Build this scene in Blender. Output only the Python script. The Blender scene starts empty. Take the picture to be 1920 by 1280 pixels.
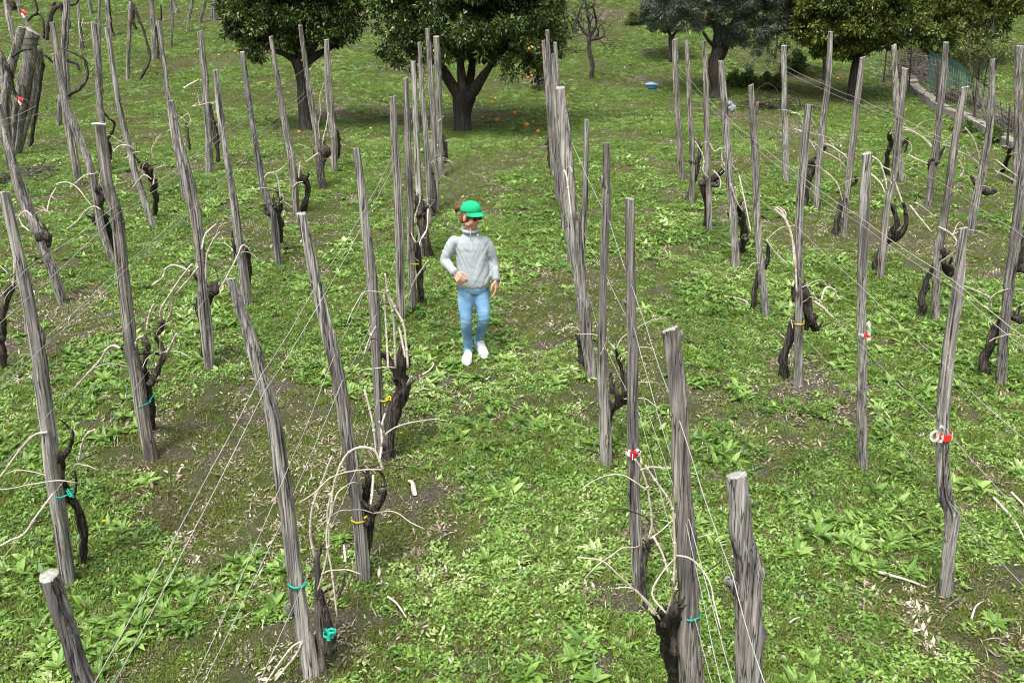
import bpy, bmesh, math, random
import numpy as np
from mathutils import Vector, Matrix, Quaternion, Euler, noise as mnoise

# ------------------------------------------------------------------ camera, sky, sun, exposure
scene = bpy.context.scene
COL = scene.collection
FPX, TILT, CAMH = 1500.0, math.radians(15.34), 3.41
cam_data = bpy.data.cameras.new("camera")
cam_data.sensor_width = 36.0
cam_data.lens = 36.0 * FPX / 1920.0
cam_data.clip_start, cam_data.clip_end = 0.05, 400.0
camera = bpy.data.objects.new("camera", cam_data)
camera.location = (0, 0, CAMH)
camera.rotation_euler = (math.pi / 2 - TILT, 0, 0)
COL.objects.link(camera)
scene.camera = camera

world = bpy.data.worlds.new("World")
scene.world = world
world.use_nodes = True
wn, wl = world.node_tree.nodes, world.node_tree.links
bg = wn["Background"]
sky = wn.new("ShaderNodeTexSky")
sky.sky_type = 'NISHITA'
sky.sun_disc = False
SUN_ELEV, SUN_ROT = math.radians(62), math.radians(205)
sky.sun_elevation, sky.sun_rotation = SUN_ELEV, SUN_ROT
sky.air_density, sky.dust_density, sky.ozone_density = 1.0, 6.0, 1.0
hs = wn.new("ShaderNodeHueSaturation")
hs.inputs["Saturation"].default_value = 0.18      # thin white cloud over the whole sky
wl.new(sky.outputs[0], hs.inputs["Color"])
wl.new(hs.outputs[0], bg.inputs[0])
bg.inputs[1].default_value = 0.14

sun_data = bpy.data.lights.new("sun", 'SUN')
sun_data.energy = 1.7
sun_data.angle = math.radians(14)
sun_data.color = (1.0, 0.965, 0.91)
sun = bpy.data.objects.new("sun", sun_data)
# light comes from high up, a little behind and to the right of the camera
sd = Vector((math.sin(SUN_ROT) * math.cos(SUN_ELEV), math.cos(SUN_ROT) * math.cos(SUN_ELEV), math.sin(SUN_ELEV)))
sun.rotation_euler = sd.to_track_quat('Z', 'Y').to_euler()
COL.objects.link(sun)

scene.view_settings.view_transform = 'Standard'
scene.view_settings.look = 'None'
scene.view_settings.gamma = 1.0
scene.view_settings.use_curve_mapping = False
scene.view_settings.exposure = 1.0
scene.cycles.use_denoising = True
scene.cycles.filter_width = 1.0
scene.cycles.max_bounces = 6
scene.cycles.transparent_max_bounces = 8

# ------------------------------------------------------------------ terrain and pixel -> place helpers
CT, ST = math.cos(TILT), math.sin(TILT)

def gz(x, y):
    """height of the hillside"""
    x = np.asarray(x, float); y = np.asarray(y, float)
    z = 0.174 * y
    e = np.clip(y - 20.0, 0, 18.0)
    z = z + 0.0108 * e * e + np.clip(y - 38.0, 0, None) * 0.30
    z = z + 0.030 * np.sin(x * 0.9 + 0.6 * y + 1.0) * np.sin(0.7 * y - 0.4 * x) + 0.018 * np.sin(2.1 * x + 0.5) * np.sin(1.9 * y + 1.2)
    return z

def ray(px, py):
    u, v = (px - 960.0) / FPX, -(py - 640.0) / FPX
    return np.array([u, CT + v * ST, -ST + v * CT])

def hit(px, py):
    """point of the ground seen at photo pixel (px, py)"""
    d = ray(px, py); o = np.array([0, 0, CAMH])
    a, step = 0.5, 0.25
    while a < 150:
        p = o + d * (a + step)
        if p[2] < gz(p[0], p[1]):
            break
        a += step
    b = a + step
    for _ in range(30):
        m = (a + b) / 2; p = o + d * m
        if p[2] < gz(p[0], p[1]): b = m
        else: a = m
    return o + d * b

def at(px, py, Y):
    """point on the upright plane y = Y seen at the pixel"""
    d = ray(px, py)
    return np.array([0, 0, CAMH]) + d * (Y / d[1])

def pxm(w, p):
    """metres spanned by w photo pixels at point p"""
    return w / FPX * (p[1] * CT - (p[2] - CAMH) * ST)

# ------------------------------------------------------------------ mesh helpers
def np_mesh(name, V, F, smooth=True, mats=(), midx=None, fattr=None):
    """V (n,3), F list of index tuples or (m,k) array"""
    me = bpy.data.meshes.new(name)
    if isinstance(F, np.ndarray):
        m, k = F.shape
        me.vertices.add(len(V)); me.vertices.foreach_set("co", np.ascontiguousarray(V, dtype=np.float32).ravel())
        me.loops.add(m * k); me.loops.foreach_set("vertex_index", F.astype(np.int32).ravel())
        me.polygons.add(m); me.polygons.foreach_set("loop_start", np.arange(0, m * k, k, dtype=np.int32))
        me.update(calc_edges=True)
    else:
        me.from_pydata([tuple(v) for v in V], [], F)
    for mt in mats: me.materials.append(mt)
    n = len(me.polygons)
    if midx is not None: me.polygons.foreach_set("material_index", np.asarray(midx, dtype=np.int32))
    if smooth: me.polygons.foreach_set("use_smooth", np.ones(n, dtype=bool))
    if fattr is not None:
        at_ = me.attributes.new("leafv", 'FLOAT', 'FACE'); at_.data.foreach_set("value", np.asarray(fattr, dtype=np.float32))
    me.validate(); me.update()
    return me

class MB:
    """collects pieces of one mesh"""
    def __init__(s): s.V, s.F, s.M, s.n = [], [], [], 0
    def add(s, V, F, m=0):
        s.V.append(np.asarray(V, float)); s.F += [tuple(i + s.n for i in f) for f in F]; s.M += [m] * len(F); s.n += len(V)
    def build(s, name, mats, parent=None, loc=(0, 0, 0), smooth=True):
        V = np.concatenate(s.V) - np.asarray(loc, float)
        if not isinstance(mats, (list, tuple)): mats = [mats]
        me = np_mesh(name, V, s.F, smooth, mats, s.M)
        return link(name, me, parent, loc if parent is None else (0, 0, 0))

def link(name, me, parent=None, loc=(0, 0, 0)):
    o = bpy.data.objects.new(name, me); COL.objects.link(o)
    o.location = loc
    if parent is not None: o.parent = parent
    return o

def empty(name, loc):
    o = bpy.data.objects.new(name, None); o.empty_display_size = 0.1
    o.location = loc; COL.objects.link(o)
    return o

def tag(o, label=None, cat=None, group=None, kind=None):
    if label: o["label"] = label
    if cat: o["category"] = cat
    if group: o["group"] = group
    if kind: o["kind"] = kind
    return o

def spline(P, per=6):
    """Catmull-Rom through rows of P (any number of columns)"""
    P = np.asarray(P, float)
    if len(P) == 2:
        t = np.linspace(0, 1, per + 1)[:, None]
        return P[0] * (1 - t) + P[1] * t
    Q = np.vstack([2 * P[0] - P[1], P, 2 * P[-1] - P[-2]])
    out = []
    for i in range(1, len(Q) - 2):
        p0, p1, p2, p3 = Q[i - 1], Q[i], Q[i + 1], Q[i + 2]
        for k in range(per):
            t = k / per
            out.append(0.5 * ((2 * p1) + (-p0 + p2) * t + (2 * p0 - 5 * p1 + 4 * p2 - p3) * t * t + (-p0 + 3 * p1 - 3 * p2 + p3) * t ** 3))
    out.append(P[-1])
    return np.array(out)

def frames(P):
    T = np.gradient(P, axis=0); T /= np.linalg.norm(T, axis=1)[:, None] + 1e-12
    a = np.array([1.0, 0, 0]) if abs(T[0][0]) < 0.9 else np.array([0, 1.0, 0])
    U = np.zeros_like(P); u = a - T[0] * a.dot(T[0]); u /= np.linalg.norm(u); U[0] = u
    for i in range(1, len(P)):
        u = U[i - 1] - T[i] * U[i - 1].dot(T[i]); u /= np.linalg.norm(u) + 1e-12; U[i] = u
    return T, U, np.cross(T, U)

def tube(P, R, sides=10, rough=0.0, seed=0, tipcap=True, ell=1.0):
    """gnarled tapering tube; ell squashes it in the second direction"""
    P = np.asarray(P, float); n = len(P)
    R = np.broadcast_to(np.asarray(R, float), (n,))
    T, U, W = frames(P)
    rs = np.random.RandomState(seed & 0x7fffffff)
    th = np.arange(sides) * 2 * math.pi / sides
    L = np.concatenate([[0], np.cumsum(np.linalg.norm(np.diff(P, axis=0), axis=1))])
    f = np.ones((n, sides))
    if rough:
        rm = max(1e-4, float(np.mean(R)))
        for k in range(7):
            m = rs.randint(1, 5); w = rs.uniform(0.15, 1.1) / rm
            f += rough * rs.uniform(.2, .55) * np.sin(m * th[None, :] + w * L[:, None] + rs.uniform(0, 6.28))
        f = np.clip(f, 0.5, 1.8)
    rr = R[:, None] * f
    V = P[:, None, :] + rr[..., None] * (np.cos(th)[None, :, None] * U[:, None, :] + ell * np.sin(th)[None, :, None] * W[:, None, :])
    V = V.reshape(-1, 3)
    F = [(i * sides + j, i * sides + (j + 1) % sides, (i + 1) * sides + (j + 1) % sides, (i + 1) * sides + j) for i in range(n - 1) for j in range(sides)]
    if tipcap:
        k = len(V)
        V = np.vstack([V, P[0] - T[0] * R[0] * .3, P[-1] + T[-1] * R[-1] * .4])
        F += [(k, (j + 1) % sides, j) for j in range(sides)]
        b = (n - 1) * sides
        F += [(k + 1, b + j, b + (j + 1) % sides) for j in range(sides)]
    return V, F

def lump(c, r, seed=0, rough=0.25, squash=(1, 1, 1), nu=10, nv=7):
    rs = np.random.RandomState(seed & 0x7fffffff)
    V, F = [], []
    ph = rs.uniform(0, 6.28, 6)
    for i in range(nv + 1):
        a = math.pi * i / nv
        for j in range(nu):
            b = 2 * math.pi * j / nu
            d = np.array([math.sin(a) * math.cos(b), math.sin(a) * math.sin(b), math.cos(a)])
            q = 1 + rough * (math.sin(3 * d[0] + ph[0]) * math.sin(4 * d[1] + ph[1]) + .6 * math.sin(6 * d[2] + ph[2]) * math.sin(5 * d[0] + ph[3]))
            V.append(np.asarray(c) + d * r * q * np.asarray(squash))
    for i in range(nv):
        for j in range(nu):
            F.append((i * nu + j, i * nu + (j + 1) % nu, (i + 1) * nu + (j + 1) % nu, (i + 1) * nu + j)[::-1])
    return np.array(V), F

def boxv(c, s, R=None):
    c = np.asarray(c, float); s = np.asarray(s, float) / 2
    V = np.array([[x, y, z] for x in (-1, 1) for y in (-1, 1) for z in (-1, 1)], float) * s
    if R is not None: V = V @ np.asarray(R).T
    F = [(0, 1, 3, 2), (4, 6, 7, 5), (0, 4, 5, 1), (2, 3, 7, 6), (0, 2, 6, 4), (1, 5, 7, 3)]
    return V + c, F

# ------------------------------------------------------------------ materials
def new_mat(name):
    m = bpy.data.materials.new(name); m.use_nodes = True
    nt = m.node_tree; b = nt.nodes["Principled BSDF"]
    b.inputs["Specular IOR Level"].default_value = 0.25
    return m, nt, nt.nodes, nt.links, b

def ramp(nodes, stops, interp='LINEAR'):
    r = nodes.new("ShaderNodeValToRGB"); r.color_ramp.interpolation = interp
    e = r.color_ramp.elements
    while len(e) < len(stops): e.new(0.5)
    for el, (p, c) in zip(e, stops):
        el.position = p; el.color = (c[0], c[1], c[2], 1)
    return r

def noise_node(nodes, links, vec, scale, detail=4, rough=0.55, mapscale=None):
    if mapscale is not None:
        mp = nodes.new("ShaderNodeMapping"); mp.inputs["Scale"].default_value = mapscale
        links.new(vec, mp.inputs[0]); vec = mp.outputs[0]
    n = nodes.new("ShaderNodeTexNoise"); n.inputs["Scale"].default_value = scale
    n.inputs["Detail"].default_value = detail; n.inputs["Roughness"].default_value = rough
    links.new(vec, n.inputs["Vector"])
    return n

def mixc(nodes, links, fac, a, b, mode='MIX'):
    m = nodes.new("ShaderNodeMix"); m.data_type = 'RGBA'; m.blend_type = mode
    for sock, v in ((m.inputs[0], fac), (m.inputs[6], a), (m.inputs[7], b)):
        if hasattr(v, "is_linked"): links.new(v, sock)
        elif isinstance(v, (int, float)): sock.default_value = v
        else: sock.default_value = (v[0], v[1], v[2], 1)
    return m.outputs[2]

def bump(nodes, links, bsdf, h, strength=0.5, dist=0.01):
    b = nodes.new("ShaderNodeBump"); b.inputs["Strength"].default_value = strength; b.inputs["Distance"].default_value = dist
    links.new(h, b.inputs["Height"]); links.new(b.outputs[0], bsdf.inputs["Normal"])

def simple(name, col, rough=0.6, var=0.15, scale=40, bstr=0.2, spec=0.25, metal=0.0):
    m, nt, nd, lk, b = new_mat(name)
    tc = nd.new("ShaderNodeTexCoord")
    n = noise_node(nd, lk, tc.outputs["Object"], scale, 5)
    lo = tuple(c * (1 - var) for c in col); hi = tuple(min(1, c * (1 + var)) for c in col)
    r = ramp(nd, [(0.3, lo), (0.7, hi)]); lk.new(n.outputs[0], r.inputs[0]); lk.new(r.outputs[0], b.inputs["Base Color"])
    b.inputs["Roughness"].default_value = rough; b.inputs["Specular IOR Level"].default_value = spec; b.inputs["Metallic"].default_value = metal
    if bstr: bump(nd, lk, b, n.outputs[0], bstr, 0.004)
    return m

def wood_mat(name, dark, mid, light, brown=0.35, bstr=0.9):
    m, nt, nd, lk, b = new_mat(name)
    tc = nd.new("ShaderNodeTexCoord"); oi = nd.new("ShaderNodeObjectInfo")
    add = nd.new("ShaderNodeVectorMath"); add.operation = 'ADD'
    mul = nd.new("ShaderNodeVectorMath"); mul.operation = 'SCALE'
    mul.inputs[0].default_value = (13.0, 7.0, 3.0); lk.new(oi.outputs["Random"], mul.inputs["Scale"])
    lk.new(tc.outputs["Object"], add.inputs[0]); lk.new(mul.outputs[0], add.inputs[1])
    v = add.outputs[0]
    n1 = noise_node(nd, lk, v, 1.0, 9, 0.65, (75, 75, 2.4))
    n2 = noise_node(nd, lk, v, 1.0, 5, 0.6, (22, 22, 1.1))
    n3 = noise_node(nd, lk, v, 2.2, 3, 0.5)
    r1 = ramp(nd, [(0.30, dark), (0.48, mid), (0.68, light)]); lk.new(n1.outputs[0], r1.inputs[0])
    r2 = ramp(nd, [(0.33, (0.30, 0.29, 0.28)), (0.46, (0.9, 0.9, 0.9)), (0.75, (1.12, 1.12, 1.12))]); lk.new(n2.outputs[0], r2.inputs[0])
    c = mixc(nd, lk, 1.0, r1.outputs[0], r2.outputs[0], 'MULTIPLY')
    r3 = ramp(nd, [(0.52, (0, 0, 0)), (0.72, (1, 1, 1))]); lk.new(n3.outputs[0], r3.inputs[0])
    mm = nd.new("ShaderNodeMath"); mm.operation = 'MULTIPLY'; mm.inputs[1].default_value = brown
    lk.new(r3.outputs[0], mm.inputs[0])
    c = mixc(nd, lk, mm.outputs[0], c, (0.12, 0.088, 0.062))
    # post-to-post variation
    r4 = ramp(nd, [(0.0, (0.74, 0.74, 0.75)), (0.25, (0.96, 0.92, 0.87)), (0.5, (0.98, 0.96, 0.94)), (1.0, (1.18, 1.17, 1.15))]); lk.new(oi.outputs["Random"], r4.inputs[0])
    c = mixc(nd, lk, 1.0, c, r4.outputs[0], 'MULTIPLY')
    # drying cracks: thin dark lines that run along the grain, and pale worn patches
    n4 = noise_node(nd, lk, v, 1.0, 3, 0.5, (34, 34, 0.55))
    r5 = ramp(nd, [(0.462, (1, 1, 1)), (0.482, (0.16, 0.15, 0.14)), (0.492, (0.16, 0.15, 0.14)), (0.512, (1, 1, 1))]); lk.new(n4.outputs[0], r5.inputs[0])
    c = mixc(nd, lk, 1.0, c, r5.outputs[0], 'MULTIPLY')
    n5 = noise_node(nd, lk, v, 1.0, 4, 0.6, (6, 6, 2.2)); r6 = ramp(nd, [(0.40, (0.72, 0.71, 0.70)), (0.62, (1.22, 1.20, 1.17))]); lk.new(n5.outputs[0], r6.inputs[0])
    c = mixc(nd, lk, 1.0, c, r6.outputs[0], 'MULTIPLY')
    lk.new(c, b.inputs["Base Color"]); b.inputs["Roughness"].default_value = 0.85
    h = nd.new("ShaderNodeMath"); h.operation = 'ADD'; lk.new(n1.outputs[0], h.inputs[0]); lk.new(n2.outputs[0], h.inputs[1])
    bump(nd, lk, b, h.outputs[0], bstr, 0.012)
    return m

def leaf_mat(name, stops, trans=0.25, rough=0.5, spec=0.3, inst=True):
    """leaf colour from the plant's own tint plus a leaf-to-leaf variation"""
    m, nt, nd, lk, b = new_mat(name)
    lv = nd.new("ShaderNodeAttribute"); lv.attribute_name = "leafv"
    val = lv.outputs["Fac"]
    if inst:
        ti = nd.new("ShaderNodeAttribute"); ti.attribute_type = 'INSTANCER'; ti.attribute_name = "tint"
        s = nd.new("ShaderNodeMath"); s.operation = 'MULTIPLY_ADD'; s.inputs[1].default_value = 0.48
        lk.new(lv.outputs["Fac"], s.inputs[0])
        s2 = nd.new("ShaderNodeMath"); s2.operation = 'MULTIPLY'; s2.inputs[1].default_value = 0.56
        lk.new(ti.outputs["Fac"], s2.inputs[0]); lk.new(s2.outputs[0], s.inputs[2]); val = s.outputs[0]
    r = ramp(nd, stops); lk.new(val, r.inputs[0])
    lk.new(r.outputs[0], b.inputs["Base Color"]); b.inputs["Roughness"].default_value = rough; b.inputs["Specular IOR Level"].default_value = spec
    if trans:
        t = nd.new("ShaderNodeBsdfTranslucent"); lk.new(r.outputs[0], t.inputs[0])
        mx = nd.new("ShaderNodeMixShader"); mx.inputs[0].default_value = trans
        lk.new(b.outputs[0], mx.inputs[1]); lk.new(t.outputs[0], mx.inputs[2])
        lk.new(mx.outputs[0], nd["Material Output"].inputs[0])
    return m

M = {}
M['wood'] = wood_mat("weathered grey wood", (0.042, 0.040, 0.038), (0.225, 0.217, 0.205), (0.50, 0.485, 0.46), 0.22)
M['cut'] = simple("sawn post end", (0.27, 0.255, 0.23), 0.9, 0.4, 60, 0.5)
M['bark'] = wood_mat("dark vine bark", (0.008, 0.007, 0.006), (0.040, 0.035, 0.031), (0.19, 0.17, 0.15), 0.25, 1.0)
M['treebark'] = wood_mat("tree bark", (0.014, 0.012, 0.010), (0.045, 0.040, 0.034), (0.10, 0.09, 0.078), 0.2, 1.0)
M['stub'] = wood_mat("grey vine bark", (0.03, 0.028, 0.025), (0.11, 0.10, 0.09), (0.26, 0.24, 0.22), 0.25, 1.0)
M['cane'] = simple("pale pruned cane", (0.50, 0.435, 0.37), 0.65, 0.3, 25, 0.3)
M['canedark'] = simple("dark cane", (0.035, 0.030, 0.027), 0.8, 0.4, 30, 0.4)
M['wire'] = simple("galvanised wire", (0.30, 0.288, 0.27), 0.55, 0.25, 8, 0.0, 0.4)
M['yellow'] = simple("yellow plastic tie", (0.70, 0.50, 0.03), 0.4, 0.1, 30, 0.1)
M['teal'] = simple("green plastic tie", (0.02, 0.36, 0.27), 0.4, 0.1, 30, 0.1)
M['red'] = simple("red tape", (0.72, 0.03, 0.025), 0.35, 0.08, 30, 0.1)
M['white'] = simple("white tape", (0.62, 0.62, 0.61), 0.35, 0.05, 30, 0.1)
# ------------------------------------------------------------------ hillside ground
def soil_field(x, y):
    """0..1, where bare soil shows (paths worn in the alleys, dug plots under trees)"""
    n = mnoise.noise(Vector((x * 0.55, y * 0.42, 3.1))) + 0.6 * mnoise.noise(Vector((x * 1.6, y * 1.3, 7.7))) + 0.3 * mnoise.noise(Vector((x * 4.1, y * 3.7, 1.7)))
    s = n * 1.05 - 0.45
    for cx, cy, rx, ry, a in SOIL:
        q = ((x - cx) / rx) ** 2 + ((y - cy) / ry) ** 2
        if q < 4: s += .72 * a * math.exp(-q * 1.3)
    return s

SOIL = []
for px, py, w, h, a in ((690, 205, 130, 40, .9), (560, 215, 60, 30, .5), (1240, 190, 170, 22, .55), (1400, 205, 90, 30, .6), (1130, 1140, 120, 90, .9), (640, 1190, 130, 80, .9), (460, 1230, 160, 60, .6),
                        (1120, 865, 55, 35, 1.0), (830, 705, 90, 30, .8), (960, 560, 60, 90, .5), (1000, 520, 60, 60, .5), (250, 870, 70, 40, .7), (30, 655, 60, 40, .8), (1500, 730, 70, 30, .8), (1560, 395, 70, 35, .8),
                        (1770, 590, 60, 40, .6), (1560, 560, 70, 40, .4), (730, 860, 60, 40, .6), (1010, 400, 60, 40, .4), (690, 700, 60, 40, .4), (1640, 460, 80, 40, .35), (1880, 740, 60, 40, .6), (700, 1080, 50, 40, .8),
                        (980, 880, 40, 60, .3), (380, 1010, 90, 60, .5), (1210, 1010, 40, 60, .6), (1690, 1110, 90, 25, .5), (1100, 260, 60, 20, .2), (850, 330, 40, 30, .4), (60, 330, 60, 60, .4), (170, 165, 60, 25, .5)):
    p = hit(px, py); q = hit(px, min(1279, py + h)); r = abs(p[1] - q[1])
    SOIL.append((p[0], p[1], max(.1, pxm(w, p)), max(.1, r), a))

gx = np.concatenate([-np.geomspace(45, 7, 70), np.linspace(-6.9, 6.9, 260), np.geomspace(7, 45, 70)])
gy = np.concatenate([np.linspace(-12, 1.5, 40), np.linspace(1.55, 9, 190), np.linspace(9.06, 24, 200), np.geomspace(24.15, 90, 110)])
GX, GY = np.meshgrid(gx, gy)
GZ = gz(GX, GY)
rs = np.random.RandomState(5)
mic = np.zeros_like(GX)
for k in range(14):
    a = rs.uniform(0, 6.28); w = rs.uniform(5, 26)
    mic += np.sin(w * (GX * math.cos(a) + GY * math.sin(a)) + rs.uniform(0, 6.28)) * 0.0035
GZ = GZ + mic
V = np.stack([GX.ravel(), GY.ravel(), GZ.ravel()], 1)
nx, ny = len(gx), len(gy)
I = (np.arange(ny - 1)[:, None] * nx + np.arange(nx - 1)[None, :]).ravel()
F = np.stack([I, I + 1, I + nx + 1, I + nx], 1)
m, nt, nd, lk, b = new_mat("vineyard soil and moss")
tc = nd.new("ShaderNodeTexCoord"); ov = tc.outputs["Object"]
nA = noise_node(nd, lk, ov, 1.1, 6, 0.6); nB = noise_node(nd, lk, ov, 55, 6, 0.7); nC = noise_node(nd, lk, ov, 9, 5, 0.6)
nD = noise_node(nd, lk, ov, 230, 3, 0.6)
soil = ramp(nd, [(0.30, (0.028, 0.023, 0.018)), (0.5, (0.085, 0.070, 0.056)), (0.72, (0.21, 0.185, 0.155))]); lk.new(nB.outputs[0], soil.inputs[0])
moss = ramp(nd, [(0.34, (0.014, 0.018, 0.007)), (0.52, (0.055, 0.070, 0.020)), (0.72, (0.15, 0.165, 0.055))]); lk.new(nD.outputs[0], moss.inputs[0])  # moss tones darkened: shade in the gaps under the weeds is in the colour
fmx = nd.new("ShaderNodeMath"); fmx.operation = 'ADD'; lk.new(nA.outputs[0], fmx.inputs[0]); lk.new(nC.outputs[0], fmx.inputs[1])
fr = ramp(nd, [(0.40, (0, 0, 0)), (0.56, (1, 1, 1))]); hf = nd.new("ShaderNodeMath"); hf.operation = 'MULTIPLY'; hf.inputs[1].default_value = 0.5
lk.new(fmx.outputs[0], hf.inputs[0]); lk.new(hf.outputs[0], fr.inputs[0])
sa = nd.new("ShaderNodeAttribute"); sa.attribute_name = "soil"
inv = nd.new("ShaderNodeMath"); inv.operation = 'SUBTRACT'; inv.inputs[0].default_value = 1.0; inv.use_clamp = True; lk.new(sa.outputs["Fac"], inv.inputs[1])
mf = nd.new("ShaderNodeMath"); mf.operation = 'MULTIPLY'; lk.new(fr.outputs[0], mf.inputs[0]); lk.new(inv.outputs[0], mf.inputs[1])
col = mixc(nd, lk, mf.outputs[0], soil.outputs[0], moss.outputs[0])
vor = nd.new("ShaderNodeTexVoronoi"); vor.inputs["Scale"].default_value = 34; lk.new(ov, vor.inputs["Vector"])
vr = ramp(nd, [(0.0, (1, 1, 1)), (0.16, (0.6, 0.6, 0.6)), (0.22, (0, 0, 0))]); lk.new(vor.outputs["Distance"], vr.inputs[0])
nE = noise_node(nd, lk, ov, 3.0, 4); er = ramp(nd, [(0.48, (0, 0, 0)), (0.62, (0.8, 0.8, 0.8))]); lk.new(nE.outputs[0], er.inputs[0])
vm = nd.new("ShaderNodeMath"); vm.operation = 'MULTIPLY'; lk.new(vr.outputs[0], vm.inputs[0]); lk.new(er.outputs[0], vm.inputs[1])
col = mixc(nd, lk, vm.outputs[0], col, (0.33, 0.29, 0.23))
lk.new(col, b.inputs["Base Color"]); b.inputs["Roughness"].default_value = 0.95; b.inputs["Specular IOR Level"].default_value = 0.1
bump(nd, lk, b, nB.outputs[0], 0.9, 0.03)
gme = np_mesh("ground", V, F, True, [m])
sv = np.array([min(1, max(0, soil_field(x, y) * 2.2)) if (-2 < y < 45 and abs(x) < 30) else 0.2 for x, y in zip(GX.ravel(), GY.ravel())], dtype=np.float32)
sat = gme.attributes.new("soil", 'FLOAT', 'POINT'); sat.data.foreach_set("value", sv)
ground = link("ground", gme); tag(ground, kind="structure")

# ------------------------------------------------------------------ ground cover: weeds, grass, litter
def leaf_geo(L, W, az, el, curl, fold=0.25, segs=4, base=(0, 0, 0), shape=0.75, twist=0.0):
    """one leaf: a folded strip from the base outwards (azimuth az, elevation el)"""
    V, F = [], []
    p = np.array(base, float); e = el
    ca, sa_ = math.cos(az), math.sin(az)
    for i in range(segs + 1):
        t = i / segs
        w = W * 0.5 * (math.sin(math.pi * min(1, t ** shape * 0.97 + 0.03)) ** 0.8 if 0 < t < 1 else (0.12 if t == 0 else 0.05))
        side = np.array([-sa_ * math.cos(twist * t), ca * math.cos(twist * t), math.sin(twist * t)])
        up = np.array([-ca * math.sin(e), -sa_ * math.sin(e), math.cos(e)])
        V += [p + side * w + up * w * fold, p - up * w * fold * .2, p - side * w + up * w * fold]
        p = p + np.array([ca * math.cos(e), sa_ * math.cos(e), math.sin(e)]) * (L / segs)
        e -= curl / segs
    for i in range(segs):
        a = i * 3
        F += [(a, a + 1, a + 4, a + 3), (a + 1, a + 2, a + 5, a + 4)]
    return V, F

class PB:
    def __init__(s): s.V, s.F, s.A = [], [], []
    def leaf(s, v, *a, **k):
        V, F = leaf_geo(*a, **k); n = len(s.V)
        s.V += V; s.F += [tuple(i + n for i in f) for f in F]; s.A += [v] * len(F)
    def mesh(s, name, mat): return np_mesh(name, np.array(s.V), s.F, True, [mat], None, s.A)

M['weed'] = leaf_mat("broad weed leaf", [(0.0, (0.030, 0.064, 0.013)), (0.3, (0.082, 0.168, 0.026)), (0.55, (0.160, 0.290, 0.046)), (0.78, (0.295, 0.410, 0.115)), (1.0, (0.50, 0.53, 0.33))], 0.22, 0.42, 0.35)
M['grass'] = leaf_mat("fine grass and moss", [(0.0, (0.13, 0.068, 0.038)), (0.18, (0.14, 0.12, 0.042)), (0.40, (0.125, 0.155, 0.034)), (0.72, (0.145, 0.235, 0.036)), (1.0, (0.25, 0.33, 0.085))], 0.25, 0.6, 0.2)
M['litter'] = leaf_mat("dry leaf litter", [(0.0, (0.06, 0.042, 0.028)), (0.4, (0.20, 0.16, 0.11)), (0.7, (0.40, 0.35, 0.27)), (1.0, (0.66, 0.62, 0.54))], 0.1, 0.8, 0.15)

R = random.Random(11)
def rosette(n, L, W, el0, el1):
    p = PB()
    for i in range(n):
        k = i / n
        p.leaf(R.random(), L * R.uniform(.6, 1.1) * (1 - .3 * k), W * R.uniform(.75, 1.2), i * 2.4 + R.uniform(-.35, .35), R.uniform(el0, el1) + k * .5, R.uniform(.2, 1.1), fold=R.uniform(.1, .4), segs=4, twist=R.uniform(-.5, .5))
    return p
def clump(n, rad, L, W, h):
    p = PB()
    for i in range(n):
        a = R.uniform(0, 6.28); r = rad * math.sqrt(R.random())
        z = h * (1 - (r / rad) ** 2) * R.uniform(.35, 1)
        p.leaf(R.random(), L * R.uniform(.6, 1.3), W * R.uniform(.7, 1.2), R.uniform(0, 6.28), R.uniform(-.2, .9), R.uniform(0, .8), fold=R.uniform(0, .3), segs=2, base=(r * math.cos(a), r * math.sin(a), z), shape=.9)
    return p
def tuft(n, rad, L, W, lean):
    p = PB()
    for i in range(n):
        a = R.uniform(0, 6.28); r = rad * math.sqrt(R.random())
        p.leaf(R.random(), L * R.uniform(.5, 1.3), W * R.uniform(.7, 1.2), R.uniform(0, 6.28), R.uniform(lean, 1.5), R.uniform(.2, 1.2), fold=.15, segs=2, base=(r * math.cos(a), r * math.sin(a), -0.004), shape=.55)
    return p
protos = {}
def proto(kind, pb, mat):
    n = sum(1 for k in protos if k.startswith(kind)); nm = "%s_%02d" % (kind, n)
    protos[nm] = bpy.data.objects.new(nm, pb.mesh(nm, mat))
for q in range(4): proto("a", rosette(R.randint(12, 19), R.uniform(.11, .14), R.uniform(.026, .037), .05, .6), M['weed'])
for q in range(3): proto("b", rosette(R.randint(8, 12), R.uniform(.06, .085), R.uniform(.021, .030), .1, .8), M['weed'])
for q in range(4): proto("c", clump(R.randint(34, 50), R.uniform(.06, .085), .030, .016, .05), M['weed'])
for q in range(4): proto("d", tuft(R.randint(34, 48), R.uniform(.05, .07), .055, .0055, .7), M['grass'])
for q in range(3): proto("e", tuft(R.randint(46, 62), R.uniform(.055, .075), .024, .006, .5), M['grass'])
for q in range(2): proto("f", clump(R.randint(7, 11), .09, .05, .020, .006), M['litter'])
def crumbs(n, rad):
    p = PB()
    for i in range(n):
        a = R.uniform(0, 6.28); r = rad * math.sqrt(R.random())
        p.leaf(R.random() ** 1.3, R.uniform(.012, .035), R.uniform(.006, .014), R.uniform(0, 6.28), R.uniform(-.2, .5), R.uniform(-.6, .6), fold=R.uniform(0, .5), segs=2, base=(r * math.cos(a), r * math.sin(a), R.uniform(.003, .012)), shape=.9)
    return p
for q in range(3): proto("h", crumbs(34, .12), M['litter'])
for q in range(2): proto("g", tuft(R.randint(5, 8), .09, .10, .006, -.05), M['litter'])

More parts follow.
